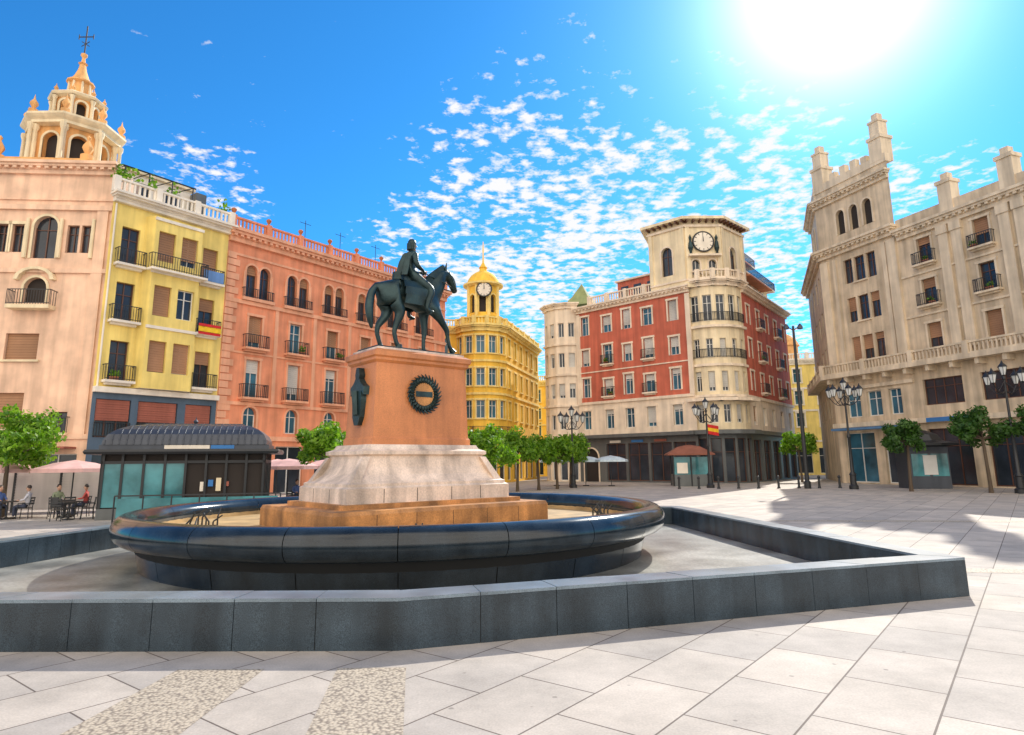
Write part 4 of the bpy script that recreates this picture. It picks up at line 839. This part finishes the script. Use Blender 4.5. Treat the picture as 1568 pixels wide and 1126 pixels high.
# ------------------------------------------------------------------ trees
def tree(x,y,h,r,zc,mat=leaf,name='orange_tree',N=3200,ls=.13,flat=.8,tr=.11):
    G=Grp(name,(x,y,0)); top=(x+random.uniform(-.1,.1),y,zc-r*flat*.5)
    G.tube('trunk',bark,(x,y,0),(x,y,.5),tr*1.4,tr,8); G.tube('trunk',bark,(x,y,.5),top,tr,tr*.75,8)
    cl=[]
    for k in range(22):
        a=random.uniform(0,6.28); u=random.uniform(-.7,1); q=math.sqrt(max(0,1-u*u)); rr=random.uniform(.5,.95)
        c=Vector((x+r*rr*q*math.cos(a),y+r*rr*q*math.sin(a),zc+r*flat*rr*u)); cl.append((c,random.uniform(.22,.38)*r))
        if k<10: m=Vector(top).lerp(c,.5)+Vector((0,0,-.1)); G.tube('limbs',bark,top,m,tr*.5,tr*.3,5); G.tube('limbs',bark,m,c,tr*.3,tr*.1,5)
    for k in range(N):
        c,cr=random.choice(cl); d=Vector([random.gauss(0,1) for _ in range(3)]).normalized()*cr*random.uniform(.45,1.15)
        p=c+d; n=(d.normalized()+Vector([random.gauss(0,.6) for _ in range(3)])).normalized(); u=n.orthogonal().normalized(); w=n.cross(u); t=random.uniform(0,6.28)
        u,w=u*math.cos(t)+w*math.sin(t),w*math.cos(t)-u*math.sin(t); l=ls*random.uniform(.7,1.3)
        G.poly('foliage',mat,[p-u*l,p-w*l*.5,p+u*l,p+w*l*.5])
    G.finish()
tree(-23.2,30.5,5,1.9,3.4,N=4200)
tree(-9.2,32.5,4.2,1.35,3.1,N=4000); tree(-8.0,33.8,4.2,1.2,3.0,N=3000)
for x,y,r,z in ((-1.6,46,1.8,3.2),(.3,51,1.7,3.2),(2.0,53,1.6,3.1),(3.6,55,1.6,3.0),(5.0,58.5,1.7,3.1),(-3.5,47,1.6,3.3)): tree(x,y,4.8,r,z,N=3000,ls=.15,mat=leaf)
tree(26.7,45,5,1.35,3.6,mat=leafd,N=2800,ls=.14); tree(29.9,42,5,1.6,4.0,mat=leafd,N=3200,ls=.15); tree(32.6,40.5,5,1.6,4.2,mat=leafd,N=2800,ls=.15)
tree(28.5,66,5,1.6,3.6,N=2400,ls=.17)
# ------------------------------------------------------------------ world
az=R(29.5); el=R(35.5)
w=bpy.data.worlds.new('World'); scene.world=w; w.use_nodes=True; nt=w.node_tree; L=nt.links; bg=nt.nodes['Background']; bg.inputs[1].default_value=.12
sky=nn(nt,'ShaderNodeTexSky',sky_type='NISHITA'); sky.sun_disc=False; sky.sun_elevation=el; sky.sun_rotation=az; sky.dust_density=.3; sky.air_density=1.0; sky.ozone_density=3.0; sky.altitude=100
hs=nn(nt,'ShaderNodeVectorMath',operation='MULTIPLY'); hs.inputs[1].default_value=(.26,1.08,1.65); L.new(sky.outputs[0],hs.inputs[0])
tc=nn(nt,'ShaderNodeTexCoord'); sp=nn(nt,'ShaderNodeSeparateXYZ'); L.new(tc.outputs['Generated'],sp.inputs[0])
def mth(o,a,b=None,c=None,clamp=False):
    n=nn(nt,'ShaderNodeMath',operation=o); n.use_clamp=clamp
    for i,v in enumerate((a,b,c)):
        if v is None: continue
        if isinstance(v,(int,float)): n.inputs[i].default_value=v
        else: L.new(v,n.inputs[i])
    return n.outputs[0]
dt=nn(nt,'ShaderNodeVectorMath',operation='DOT_PRODUCT'); L.new(tc.outputs['Generated'],dt.inputs[0]); dt.inputs[1].default_value=(math.sin(az)*math.cos(el),math.cos(az)*math.cos(el),math.sin(el))
dd=mth('MAXIMUM',dt.outputs['Value'],0.0)
au=mth('ADD',mth('MULTIPLY',mth('POWER',dd,150),13),mth('MULTIPLY',mth('POWER',dd,32),1.6))
av=nn(nt,'ShaderNodeVectorMath',operation='SCALE'); av.inputs[0].default_value=(1,.9,.8); L.new(au,av.inputs['Scale'])
sa=nn(nt,'ShaderNodeVectorMath',operation='ADD'); L.new(hs.outputs[0],sa.inputs[0]); L.new(av.outputs[0],sa.inputs[1])
zz=mth('MAXIMUM',mth('ADD',sp.outputs[2],.06),.03)
cb=nn(nt,'ShaderNodeCombineXYZ'); L.new(mth('DIVIDE',sp.outputs[0],zz),cb.inputs[0]); L.new(mth('DIVIDE',sp.outputs[1],zz),cb.inputs[1])
def noise(s,d,r=.55):
    n=nn(nt,'ShaderNodeTexNoise'); n.inputs['Scale'].default_value=s; n.inputs['Detail'].default_value=d; n.inputs['Roughness'].default_value=r; L.new(cb.outputs[0],n.inputs['Vector']); return n.outputs['Fac']
def lobe(a,e,rad):
    a,e=R(a),R(e); v=(math.sin(a)*math.cos(e),math.cos(a)*math.cos(e),math.sin(e)); d=nn(nt,'ShaderNodeVectorMath',operation='DOT_PRODUCT'); L.new(tc.outputs['Generated'],d.inputs[0]); d.inputs[1].default_value=v
    m=nn(nt,'ShaderNodeMapRange',interpolation_type='SMOOTHSTEP'); L.new(d.outputs['Value'],m.inputs[0]); m.inputs[1].default_value=math.cos(R(rad)); m.inputs[2].default_value=math.cos(R(rad*.25)); return m.outputs[0]
msk=mth('MAXIMUM',mth('MAXIMUM',lobe(5,16,23),mth('MULTIPLY',lobe(22,15,20),.9)),mth('MULTIPLY',lobe(-27,20,8),.8))
back_fill=nn(nt,'ShaderNodeMapRange',interpolation_type='SMOOTHSTEP'); L.new(sp.outputs[1],back_fill.inputs[0]); back_fill.inputs[1].default_value=.0; back_fill.inputs[2].default_value=-.4  # unseen bright cloud bank behind the camera, added as fill light for the facades
bk=mth('MULTIPLY',back_fill.outputs[0],1.4); msk=mth('MAXIMUM',msk,bk)
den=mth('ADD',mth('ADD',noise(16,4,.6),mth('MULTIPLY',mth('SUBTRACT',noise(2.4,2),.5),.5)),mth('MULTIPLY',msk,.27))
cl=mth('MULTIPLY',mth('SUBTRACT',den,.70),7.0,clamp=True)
cc=nn(nt,'ShaderNodeMix',data_type='RGBA'); L.new(back_fill.outputs[0],cc.inputs[0]); cc.inputs[6].default_value=(8.2,8.2,8.3,1); cc.inputs[7].default_value=(18,16,13.5,1)  # added fill clouds behind the camera are brighter and warmer than those in view
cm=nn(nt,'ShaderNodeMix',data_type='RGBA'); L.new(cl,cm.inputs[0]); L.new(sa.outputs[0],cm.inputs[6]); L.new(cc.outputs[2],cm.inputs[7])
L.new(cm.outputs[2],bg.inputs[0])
sl=bpy.data.lights.new('sun','SUN'); sl.energy=5.0; sl.angle=R(.5); sl.color=(1,.93,.82); so=bpy.data.objects.new('sun',sl); scene.collection.objects.link(so)
sd=Vector((math.sin(az)*math.cos(el),math.cos(az)*math.cos(el),math.sin(el))); so.rotation_euler=sd.to_track_quat('Z','Y').to_euler(); so.location=(0,0,60)
# ------------------------------------------------------------------ camera
cd=bpy.data.cameras.new('camera'); co=bpy.data.objects.new('camera',cd); scene.collection.objects.link(co); scene.camera=co
cd.sensor_width=36; cd.lens=36*1000/1568; cd.shift_y=-.028; cd.clip_end=6000; cd.clip_start=.05
co.matrix_world=Matrix.Translation((0,0,2.2))@Matrix.Rotation(R(100.7),4,'X')@Matrix.Rotation(R(-.6),4,'Z')
scene.view_settings.view_transform='Standard'; scene.view_settings.look='None'; scene.view_settings.exposure=0
